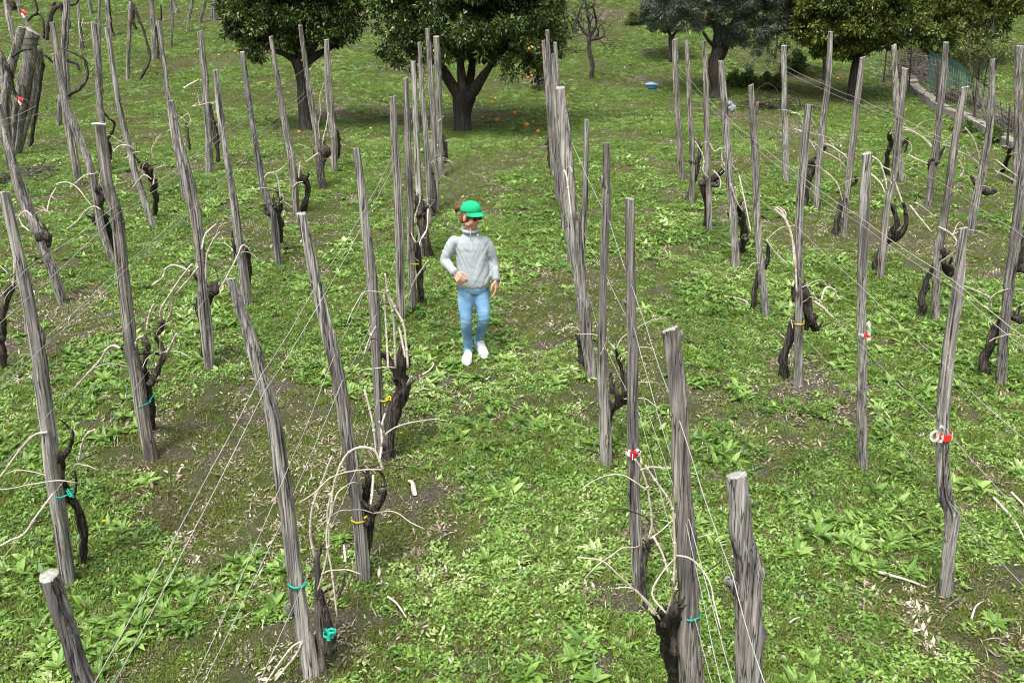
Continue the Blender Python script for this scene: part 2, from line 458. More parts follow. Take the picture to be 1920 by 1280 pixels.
def cover(name, kinds, pts, label):
    """pts: list of (x, y, kind, scale, tint) -> one object that places the plants on the hillside"""
    col = bpy.data.collections.new(name + " plants")
    names = sorted(n for n in protos if n[0] in kinds)
    for n in names: col.objects.link(protos[n])
    by = {k: [i for i, n in enumerate(names) if n[0] == k] for k in kinds}
    rr = random.Random(len(pts))
    n = len(pts)
    X = np.array([p[0] for p in pts]); Y = np.array([p[1] for p in pts])
    Z = gz(X, Y)
    dx = (gz(X + .05, Y) - gz(X - .05, Y)) / .1; dy = (gz(X, Y + .05) - gz(X, Y - .05)) / .1
    idx = np.array([rr.choice(by[p[2]]) for p in pts], dtype=np.int32)
    rot = np.zeros((n, 3), dtype=np.float32)
    rot[:, 0] = np.arctan(dy) + np.array([rr.gauss(0, .08) for _ in range(n)]); rot[:, 1] = -np.arctan(dx) + np.array([rr.gauss(0, .08) for _ in range(n)])
    spin = np.array([rr.uniform(0, 6.28) for _ in range(n)])
    # spin first, then tilt with the slope
    eul = [(Euler((a, b_, 0)).to_quaternion() @ Euler((0, 0, c)).to_quaternion()).to_euler() for (a, b_, _), c in zip(rot, spin)]
    rot = np.array([tuple(e) for e in eul], dtype=np.float32)
    me = bpy.data.meshes.new(name)
    me.vertices.add(n); me.vertices.foreach_set("co", np.stack([X, Y, Z - 0.002], 1).astype(np.float32).ravel())
    for an, ty, fld, dat in (("idx", 'INT', "value", idx), ("rot", 'FLOAT_VECTOR', "vector", rot.ravel()), ("scl", 'FLOAT', "value", np.array([p[3] for p in pts], dtype=np.float32)), ("tint", 'FLOAT', "value", np.clip(np.array([p[4] for p in pts], dtype=np.float32), 0, 1))):
        a = me.attributes.new(an, ty, 'POINT'); a.data.foreach_set(fld, dat)
    o = link(name, me)
    ng = bpy.data.node_groups.new(name, 'GeometryNodeTree')
    ng.interface.new_socket("Geometry", in_out='INPUT', socket_type='NodeSocketGeometry'); ng.interface.new_socket("Geometry", in_out='OUTPUT', socket_type='NodeSocketGeometry')
    gi, go = ng.nodes.new("NodeGroupInput"), ng.nodes.new("NodeGroupOutput")
    ci = ng.nodes.new("GeometryNodeCollectionInfo"); ci.inputs["Collection"].default_value = col
    ci.inputs["Separate Children"].default_value = True; ci.inputs["Reset Children"].default_value = True
    ip = ng.nodes.new("GeometryNodeInstanceOnPoints"); ip.inputs["Pick Instance"].default_value = True
    def attr(an, ty):
        a = ng.nodes.new("GeometryNodeInputNamedAttribute"); a.data_type = ty; a.inputs["Name"].default_value = an
        return a.outputs["Attribute"]
    L = ng.links.new
    mp = ng.nodes.new("GeometryNodeMeshToPoints"); mp.inputs["Radius"].default_value = 0.01
    L(gi.outputs[0], mp.inputs[0]); L(mp.outputs[0], ip.inputs["Points"]); L(ci.outputs[0], ip.inputs["Instance"])
    L(attr("idx", 'INT'), ip.inputs["Instance Index"])
    e2r = ng.nodes.new("FunctionNodeEulerToRotation"); L(attr("rot", 'FLOAT_VECTOR'), e2r.inputs[0]); L(e2r.outputs[0], ip.inputs["Rotation"])
    L(attr("scl", 'FLOAT'), ip.inputs["Scale"]); L(ip.outputs[0], go.inputs[0])
    md = o.modifiers.new("plants", 'NODES'); md.node_group = ng
    tag(o, label, None, None, "stuff"); return o

RC = random.Random(77)
weeds, grass, litter = [], [], []
N3 = lambda x, y, f, s: mnoise.noise(Vector((x * f, y * f, s)))
for y0, y1, dw, dg, dl, sm in ((1.6, 6, 280, 560, 300, 1.0), (6, 12, 260, 420, 260, 1.0), (12, 20, 190, 320, 170, 1.05), (20, 40, 70, 170, 40, 1.25)):
    hw = lambda y: 0.70 * y + 1.5
    area = (y1 - y0) * (hw(y0) + hw(y1))
    ntot = int(area * (dw + dg + dl))
    for i in range(ntot):
        y = y0 + (y1 - y0) * (math.sqrt(RC.random()) if y0 > 0 else RC.random()) if y0 < 3 else y0 + (y1 - y0) * RC.random() ** .75
        x = RC.uniform(-1, 1) * hw(y)
        k = RC.random() * (dw + dg + dl)
        so = soil_field(x, y)
        moss_ = N3(x, y, .42, 21.0) + .5 * N3(x, y, 1.3, 4.0) + .25 * N3(x, y, 3.3, 9.0)
        # strip under each row is left rough; alleys are greener
        far = min(1, max(0, (y - 11) / 12))
        if k < dw:
            if so > 0.24 + RC.gauss(0, .2): continue
            w = .18 - moss_ * 1.25 - far * .10 + RC.gauss(0, .13)
            if w < 0: continue
            big = N3(x, y, 1.1, 33.0) + RC.gauss(0, .22)
            kd = 'a' if big > .22 + far * .5 else ('b' if big > .0 + far * .4 else 'c')
            if kd == 'a' and RC.random() < .35: continue
            t = .46 + .45 * N3(x, y, .8, 50.0) + .25 * N3(x, y, 3.1, 8.0) + RC.gauss(0, .16) - far * .05
            weeds.append((x, y, kd, sm * RC.uniform(.6, 1.15), t))
        elif k < dw + dg:
            if so > 0.34 + RC.gauss(0, .22): continue
            red = N3(x, y, .9, 70.0) + .4 * N3(x, y, 2.7, 13.0)
            t = .60 + .35 * N3(x, y, .5, 61.0) - .55 * max(0, red - .05) - .25 * max(0, moss_) + RC.gauss(0, .13) + far * .02
            kd = 'e' if moss_ + RC.gauss(0, .2) > .02 or RC.random() < .25 else 'd'
            grass.append((x, y, kd, sm * RC.uniform(.65, 1.25), t))
        else:
            if RC.random() > .36 + max(0, so) * 1.5 + .5 * max(0, N3(x, y, 1.7, 90.0)): continue
            t = .45 + RC.gauss(0, .26)
            litter.append((x, y, RC.choice('ffgghhh'), sm * RC.uniform(.5, 1.2), t))
cover("weeds", "abc", weeds, "green broad leaved weeds carpeting the soil between the vine rows")
cover("grass", "de", grass, "fine olive green grass and reddish moss between the weeds")
cover("leaf_litter", "fgh", litter, "pale dry leaves and straw scattered over the soil")
# ------------------------------------------------------------------ vineyard posts
# key: photo pixels along the post (x, y, width), top first, foot last; looks; optional extras
ROWNAME = {'A': "second row left of the walker", 'B': "first row left of the walker", 'C': "first row right of the walker", 'D': "second row right of the walker",
           'E': "third row right of the walker", 'F': "fourth row right of the walker", 'Z': "third row left of the walker"}
ORD = ["front", "second", "third", "fourth", "fifth", "sixth", "seventh", "eighth", "ninth", "tenth"]
POSTS = {
 'A1': ([(8, 362, 19), (42, 510, 20), (66, 640, 24), (76, 700, 25), (100, 880, 27), (131, 1095, 28)], "tall weathered leaning post"),
 'A2': ([(186, 232, 17), (200, 335, 20), (222, 430, 22), (238, 600, 23), (258, 720, 24), (284, 862, 24)], "smooth grey leaning post"),
 'A3': ([(320, 190, 12), (330, 250, 17), (342, 300, 19), (365, 400, 21), (376, 500, 17), (385, 600, 22), (393, 690, 19)], "bent knotty post"),
 'A4': ([(404, 132, 10), (415, 230, 12), (438, 380, 14), (456, 500, 16), (463, 573, 17)], "slender grey post"),
 'A5': ([(454, 98, 9), (470, 210, 11), (490, 330, 13), (512, 410, 14), (523, 498, 13)], "slender leaning post"),
 'A6': ([(508, 69, 8), (525, 180, 10), (545, 290, 13), (557, 402, 12)], "slender dark post"),
 'A7': ([(563, 48, 7), (580, 170, 10), (593, 250, 12), (603, 353, 12)], "thin straight post"),
 'A8': ([(612, 75, 10), (618, 180, 13), (625, 260, 12), (627, 321, 11)], "pale barkless post"),
 'B1': ([(433, 523, 17), (470, 640, 23), (510, 790, 27), (537, 960, 29), (560, 1120, 30), (583, 1264, 32)], "thick pale leaning post with green tie"),
 'B2': ([(565, 401, 19), (600, 560, 21), (630, 690, 23), (650, 810, 25), (672, 970, 25), (682, 1087, 24)], "post split by long dark cracks"),
 'B3': ([(668, 280, 14), (686, 420, 17), (700, 560, 19), (708, 700, 19), (716, 857, 18)], "dark brown leaning post"),
 'B4': ([(737, 182, 12), (742, 300, 14), (748, 430, 17), (752, 602, 15)], "upright grey post"),
 'B5': ([(761, 147, 10), (765, 260, 12), (769, 400, 13), (774, 580, 14)], "upright notched post"),
 'B6': ([(774, 116, 9), (780, 240, 11), (786, 350, 12), (793, 484, 12)], "brown topped upright post"),
 'B7': ([(786, 80, 7), (792, 180, 9), (800, 270, 10), (806, 420, 10)], "thin grey post"),
 'B8': ([(801, 55, 9), (808, 150, 10), (814, 260, 11), (818, 392, 11)], "tall thin post"),
 'B9': ([(818, 69, 11), (822, 160, 12), (825, 250, 12), (829, 331, 11)], "pale thick topped post"),
 'C1': ([(1382, 890, 38), (1390, 1000, 43), (1400, 1080, 50), (1402, 1280, 48), (1418, 1841, 70)], "short thick pale post with knots"),
 'C2': ([(1257, 618, 30), (1272, 760, 32), (1283, 960, 35), (1292, 1150, 40), (1298, 1280, 46), (1306, 1537, 56)], "thick brown post with teal tie"),
 'C3': ([(1181, 373, 16), (1183, 560, 19), (1185, 700, 21), (1188, 900, 22), (1198, 1113, 21)], "straight post with red and white tape"),
 'C4': ([(1136, 270, 12), (1136, 400, 16), (1130, 540, 15), (1130, 720, 19), (1138, 872, 22)], "grey post with side stub"),
 'C5': ([(1050, 165, 18), (1060, 300, 27), (1075, 420, 28), (1090, 530, 24), (1102, 640, 22), (1109, 708, 20)], "very thick ridged old post"),
 'C6': ([(1100, 225, 9), (1098, 330, 11), (1094, 420, 12), (1088, 520, 12), (1085, 588, 12)], "thin cracked post"),
 'C7': ([(1037, 102, 7), (1045, 220, 11), (1058, 350, 13), (1072, 498, 13)], "slim grey post"),
 'C8': ([(1041, 80, 7), (1047, 170, 9), (1052, 260, 11), (1058, 432, 12)], "slim pale post"),
 'C9': ([(1026, 57, 7), (1033, 170, 9), (1040, 280, 11), (1050, 382, 12)], "tallest slim post"),
 'C10': ([(1019, 77, 7), (1025, 150, 9), (1031, 230, 10), (1040, 332, 10)], "slim darker post"),
 'D1': ([(1806, 428, 15), (1795, 540, 20), (1780, 650, 22), (1768, 800, 22), (1772, 920, 24), (1787, 970, 25), (1778, 1050, 22), (1775, 1114, 24)], "kinked post with red and white bow"),
 'D2': ([(1625, 288, 14), (1621, 400, 18), (1615, 560, 17), (1617, 700, 17), (1615, 800, 18), (1619, 882, 18)], "upright post with red tape"),
 'D3': ([(1516, 198, 13), (1508, 290, 14), (1500, 380, 14), (1497, 500, 14), (1498, 620, 15), (1498, 723, 16)], "pale topped post with yellow tie"),
 'D4': ([(1408, 160, 10), (1413, 250, 13), (1418, 350, 13), (1424, 480, 13), (1437, 593, 14)], "slim leaning post"),
 'D5': ([(1352, 115, 9), (1360, 220, 12), (1368, 330, 13), (1376, 430, 14), (1379, 503, 17)], "post with a snagged grey bag"),
 'D6': ([(1320, 78, 7), (1325, 190, 10), (1327, 300, 11), (1331, 436, 12)], "dark slim post"),
 'D7': ([(1287, 78, 7), (1293, 180, 9), (1298, 290, 10), (1297, 380, 10)], "dark crooked post"),
 'D8': ([(1265, 75, 10), (1268, 170, 11), (1274, 270, 12), (1281, 341, 12)], "pale sturdy post"),
 'E1': ([(1930, 230, 15), (1910, 400, 16), (1893, 520, 17), (1880, 650, 17), (1876, 720, 17)], "leaning post at the right edge"),
 'E2': ([(1810, 164, 13), (1793, 254, 14), (1777, 360, 15), (1758, 480, 14), (1756, 603, 13)], "curved leaning post"),
 'E3': ([(1697, 129, 10), (1687, 226, 11), (1676, 326, 12), (1661, 407, 13), (1651, 522, 12)], "leaning pale post"),
 'E4': ([(1618, 108, 10), (1608, 190, 11), (1597, 290, 12), (1587, 370, 12), (1581, 439, 12)], "leaning post with dark streaks"),
 'E5': ([(1557, 60, 8), (1553, 150, 10), (1542, 240, 11), (1533, 330, 12), (1528, 392, 12)], "post with pale flaking top"),
 'E6': ([(1470, 86, 10), (1471, 180, 10), (1472, 260, 11), (1474, 343, 11)], "straight rough pale post"),
 'F1': ([(1861, 112, 9), (1858, 220, 12), (1845, 300, 13), (1830, 380, 14), (1818, 441, 14)], "slim leaning post"),
 'F2': ([(1774, 80, 9), (1768, 160, 11), (1757, 250, 12), (1746, 340, 12), (1742, 388, 11)], "slim leaning post"),
 'F3': ([(1911, 87, 15), (1910, 200, 15), (1909, 346, 16)], "thick white flaking post"),
 'F4': ([(1676, 85, 9), (1680, 180, 12), (1684, 270, 12), (1690, 343, 12)], "broad topped post"),
 'Z1': ([(-4, 195, 12), (22, 300, 18), (45, 370, 22), (65, 420, 22), (88, 480, 19), (118, 571, 16)], "leaning post at the left edge"),
 'Z2': ([(102, 102, 9), (114, 160, 11), (130, 220, 13), (150, 262, 14), (170, 322, 15), (180, 370, 15), (190, 425, 14), (212, 493, 13)], "curved leaning post"),
 'Z3': ([(200, 53, 8), (215, 150, 10), (225, 210, 11), (240, 270, 12), (256, 330, 12), (275, 390, 12), (291, 427, 12)], "bowed slender post"),
 'Z4': ([(297, 41, 8), (305, 100, 8), (312, 160, 9), (319, 210, 10), (347, 374, 12)], "thin tall post"),
 'Z5': ([(98, 43, 9), (108, 100, 11), (118, 170, 12), (132, 260, 13), (150, 348, 13)], "dark leaning post"),
 'Z6': ([(375, 60, 11), (383, 130, 11), (388, 190, 12), (391, 260, 12), (392, 323, 14)], "pale notched post"),
}
# posts higher up the slope, behind the rows: own labels
FARPOSTS = [
 ([(175, 44, 11), (183, 120, 12), (188, 200, 12), (194, 260, 12), (205, 322, 12)], "double stemmed grey post rising behind the smooth post, upper left", 'Y1'),
 ([(126, -8, 11), (122, 60, 12), (121, 110, 12), (127, 190, 12)], "upright dark post under the arching dry vines, upper left", 'Y2'),
 ([(0, 100, 13), (8, 160, 13), (19, 220, 14)], "dark stub post at the left edge beside the big leaning pole", 'Y3'),
 ([(112, 180, 8), (110, 238, 9)], "short broken stump post in grass, upper left", 'Y4'),
 ([(10, -4, 9), (18, 40, 9), (29, 84, 9)], "post in front of the white hut, top left corner", 'Y5'),
 ([(32, -2, 8), (42, 30, 8), (58, 56, 8)], "leaning post beside red cloth, top left corner", 'Y6'),
 ([(245, 5, 7), (242, 70, 7), (239, 149, 7)], "pale thin post with hanging dark vine, upper left", 'Y7'),
 ([(284, -6, 7), (287, 40, 8), (288, 112, 7)], "thin grey post left of two small far posts, upper left", 'Y8'),
 ([(321, -4, 5), (323, 40, 5), (321, 87, 5)], "very thin straight far post, upper left of the citrus trees", 'Y9'),
 ([(362, 0, 5), (356, 30, 5), (351, 61, 5)], "thin far post leaning right on the upper slope", 'Y10'),
 ([(386, 0, 5), (380, 25, 5), (375, 43, 5)], "small far post leaning right nearest the top edge", 'Y11'),
 ([(400, -6, 9), (400, 39, 9)], "stout far post beside the left citrus crown", 'Y12'),
 ([(186, -4, 5), (186, 60, 5), (189, 150, 5)], "thin pole behind the double stemmed post, upper left", 'Y13'),
 ([(146, 5, 5), (149, 40, 5), (152, 92, 5)], "dark thin far post with two pale canes, upper left", 'Y14'),
 ([(200, -4, 8), (203, 40, 8), (206, 71, 7)], "short far post with dark shoot, top left", 'Y15'),
 ([(167, -4, 6), (171, 26, 6)], "small dark far post at the top edge, left", 'Y16'),
 ([(325, -4, 5), (331, 26, 6)], "tiny dark leaning far post at the top edge", 'Y17'),
]
POSTY, POSTTOP = {}, {}

def post_mesh(P, Rr, seed, knots=7, cracks=5):
    rs = np.random.RandomState(seed)
    Q = spline(np.column_stack([P, Rr]), max(7, int(64 / len(P))))
    C, r = Q[:, :3], Q[:, 3]
    n, s = len(C), 40
    C = C + np.column_stack([np.convolve(rs.normal(0, .22, n + 4), np.ones(5) / 5, 'valid') * r * np.clip(np.arange(n) / 4, 0, 1) * .8, np.zeros(n), np.zeros(n)])
    T, U, W = frames(C)
    th = np.arange(s) * 2 * math.pi / s
    L = np.concatenate([[0], np.cumsum(np.linalg.norm(np.diff(C, axis=0), axis=1))])
    f = np.ones((n, s))
    for k in range(6):
        f += rs.uniform(.02, .055) * np.sin(rs.randint(1, 5) * th[None] + rs.uniform(.5, 5) * L[:, None] + rs.uniform(0, 6.28))
    for k in range(4): f += rs.uniform(.006, .014) * np.sin(rs.randint(5, 11) * th[None] + rs.uniform(0, 2) * L[:, None] + rs.uniform(0, 6.28))
    for k in range(cracks):
        tk = rs.uniform(0.2, 6.1) if k > 3 else rs.uniform(.45, 2.7)
        wander = tk + .12 * np.sin(L * rs.uniform(.8, 2) + rs.uniform(0, 6)) + rs.uniform(-.1, .1) * L
        l0, l1 = sorted(rs.uniform(0, L[-1], 2)); l0 -= .25; l1 += .25
        d = (th[None] - wander[:, None] + math.pi) % (2 * math.pi) - math.pi
        env = np.clip((L - l0) / .2, 0, 1) * np.clip((l1 - L) / .2, 0, 1)
        f -= rs.uniform(.25, .6) * np.exp(-(d / rs.uniform(.09, .16)) ** 2) * env[:, None]
    for k in range(knots):
        tk, lk_ = rs.uniform(0, 6.28), rs.uniform(.1, .9) * L[-1]
        d = (th[None] - tk + math.pi) % (2 * math.pi) - math.pi
        f += rs.uniform(.2, .5) * np.exp(-(d / rs.uniform(.3, .5)) ** 2 - ((L[:, None] - lk_) / rs.uniform(.018, .04)) ** 2)
    rr = r[:, None] * f
    V = C[:, None] + rr[..., None] * (np.cos(th)[None, :, None] * U[:, None] + np.sin(th)[None, :, None] * W[:, None])
    # uneven sawn top
    V[0] += np.outer(r[0] * .25 * np.sin(th + rs.uniform(0, 6)) + rs.normal(0, r[0] * .08, s), -T[0])
    top = V[0].copy()
    V = V.reshape(-1, 3)
    F = [(i * s + j, (i + 1) * s + j, (i + 1) * s + (j + 1) % s, i * s + (j + 1) % s) for i in range(n - 1) for j in range(s)]
    c = top.mean(0)
    inner = c + (top - c) * .86 - T[0] * r[0] * .14
    capV = np.vstack([top, inner, [c - T[0] * r[0] * (.16 + rs.uniform(0, .1))]])
    capF = [(j, (j + 1) % s, s + (j + 1) % s, s + j) for j in range(s)] + [(s + j, s + (j + 1) % s, 2 * s) for j in range(s)]
    return V, F, capV, capF

def make_post(key, pts, label, group, seed):
    foot = hit(pts[-1][0], pts[-1][1])
    Y = foot[1]
    P = [at(x, y, Y) for x, y, w in pts]
    Rr = [pxm(w, p) / 2 for (x, y, w), p in zip(pts, P)]
    POSTY[key] = Y; POSTTOP[key] = P[0]
    d = P[-1] - P[-2]; d /= np.linalg.norm(d)
    P.append(P[-1] + d * 0.15); Rr.append(Rr[-1])
    V, F, cV, cF = post_mesh(np.array(P), np.array(Rr), seed)
    mb = MB(); mb.add(V, F, 0); mb.add(cV, cF, 1)
    for (kx, ky, dx, dy, w0) in KNOBS.get(key, []):
        a = at(kx, ky, Y - .01); b = at(kx + dx, ky + dy, Y - .02)
        tv, tf = tube(spline([a, (a + b) / 2, b], 3), np.linspace(pxm(w0, a) / 2, pxm(w0, a) / 3, 7), 8, .25, seed + kx); mb.add(tv, tf, 0)
    o = mb.build("vine_post", [M['wood'], M['cut']], None, foot)
    tag(o, label, "post", group); return o

KNOBS = {'C1': [(1388, 1110, -24, -26, 26), (1406, 1100, 18, -22, 26), (1402, 1092, 14, 6, 20), (1400, 1088, -4, 6, 16)], 'C4': [(1134, 352, -7, -22, 10)], 'B1': [(548, 1150, -13, -14, 16)], 'A3': [(330, 222, -13, -4, 8)],
         'C2': [(1268, 660, 10, -38, 12)], 'D4': [(1417, 215, 4, -24, 6)], 'C3': [(1180, 575, -9, -10, 9)], 'D1': [(1787, 968, 9, -3, 12)], 'A2': [(226, 420, 6, -4, 6)]}
for i, (k, (pts, look)) in enumerate(POSTS.items()):
    n = int(k[1:]) - 1
    make_post(k, pts, "%s, %s of the %s" % (look, ORD[n], ROWNAME[k[0]]), "wooden vine posts standing in rows", 100 + i)
for i, (pts, lab, k) in enumerate(FARPOSTS):
    make_post(k, pts, lab, "far posts on the upper slope", 300 + i)

make_post('S1', [(90, 1080, 34), (116, 1160, 35), (160, 1280, 36), (340, 1782, 62)], "short sawn leaning post at the bottom left corner, nearest the viewer", "wooden vine posts standing in rows", 399)
# the big leaning pole with its props, upper left
P0 = hit(27, 292); Yp = P0[1]
mb = MB()
pp = [(61, 60, 24), (52, 115, 22), (44, 165, 22), (36, 220, 21), (27, 292, 18)]
pv, pf, cv, cf = post_mesh(np.array([at(x, y, Yp) for x, y, w in pp] + [at(26, 305, Yp)]), np.array([pxm(w, P0) / 2 for x, y, w in pp] + [.12]), 9, 3, 4)
mb.add(pv, pf, 0); mb.add(cv, cf, 1)
for y in (72, 84):
    c = at(60 - (y - 60) * .18, y, Yp); ang = np.linspace(0, 2 * math.pi, 17); rr_ = pxm(17, c)
    tv, tf = tube(np.stack([c[0] + rr_ * np.cos(ang), c[1] + rr_ * np.sin(ang), c[2] + .02 * np.sin(ang)], 1), .008, 6); mb.add(tv, tf, 2)
o = mb.build("leaning_pole", [M['wood'], M['cut'], M['canedark']], None, P0)
tag(o, "very thick leaning pole wrapped with wire, upper left among tangled vines", "pole")
for nm, pts, lab in (("prop_pole", [(72, 95, 9), (62, 180, 10), (48, 240, 10), (35, 292, 10)], "thin prop pole leaning on the right of the thick pole"), ("prop_pole", [(42, 52, 11), (28, 100, 12), (16, 150, 12), (10, 205, 12)], "thin prop pole leaning on the left of the thick pole")):
    ft = hit(pts[-1][0], pts[-1][1]); Yq = ft[1] if abs(ft[1] - Yp) < 1 else Yp + .2
    P = [at(x, y, Yq + .08) for x, y, w in pts]; fb = P[-1].copy(); P.append(np.array([fb[0], fb[1], float(gz(fb[0], fb[1])) - .1]))
    pv, pf, cv, cf = post_mesh(np.array(P), np.array([pxm(w, ft) / 2 for _, _, w in pts] + [pxm(10, ft) / 2]), 31)
    mb = MB(); mb.add(pv, pf); mb.add(cv, cf, 1)
    tag(mb.build(nm, [M['wood'], M['cut']], None, ft), lab, "pole", "props of the leaning pole")

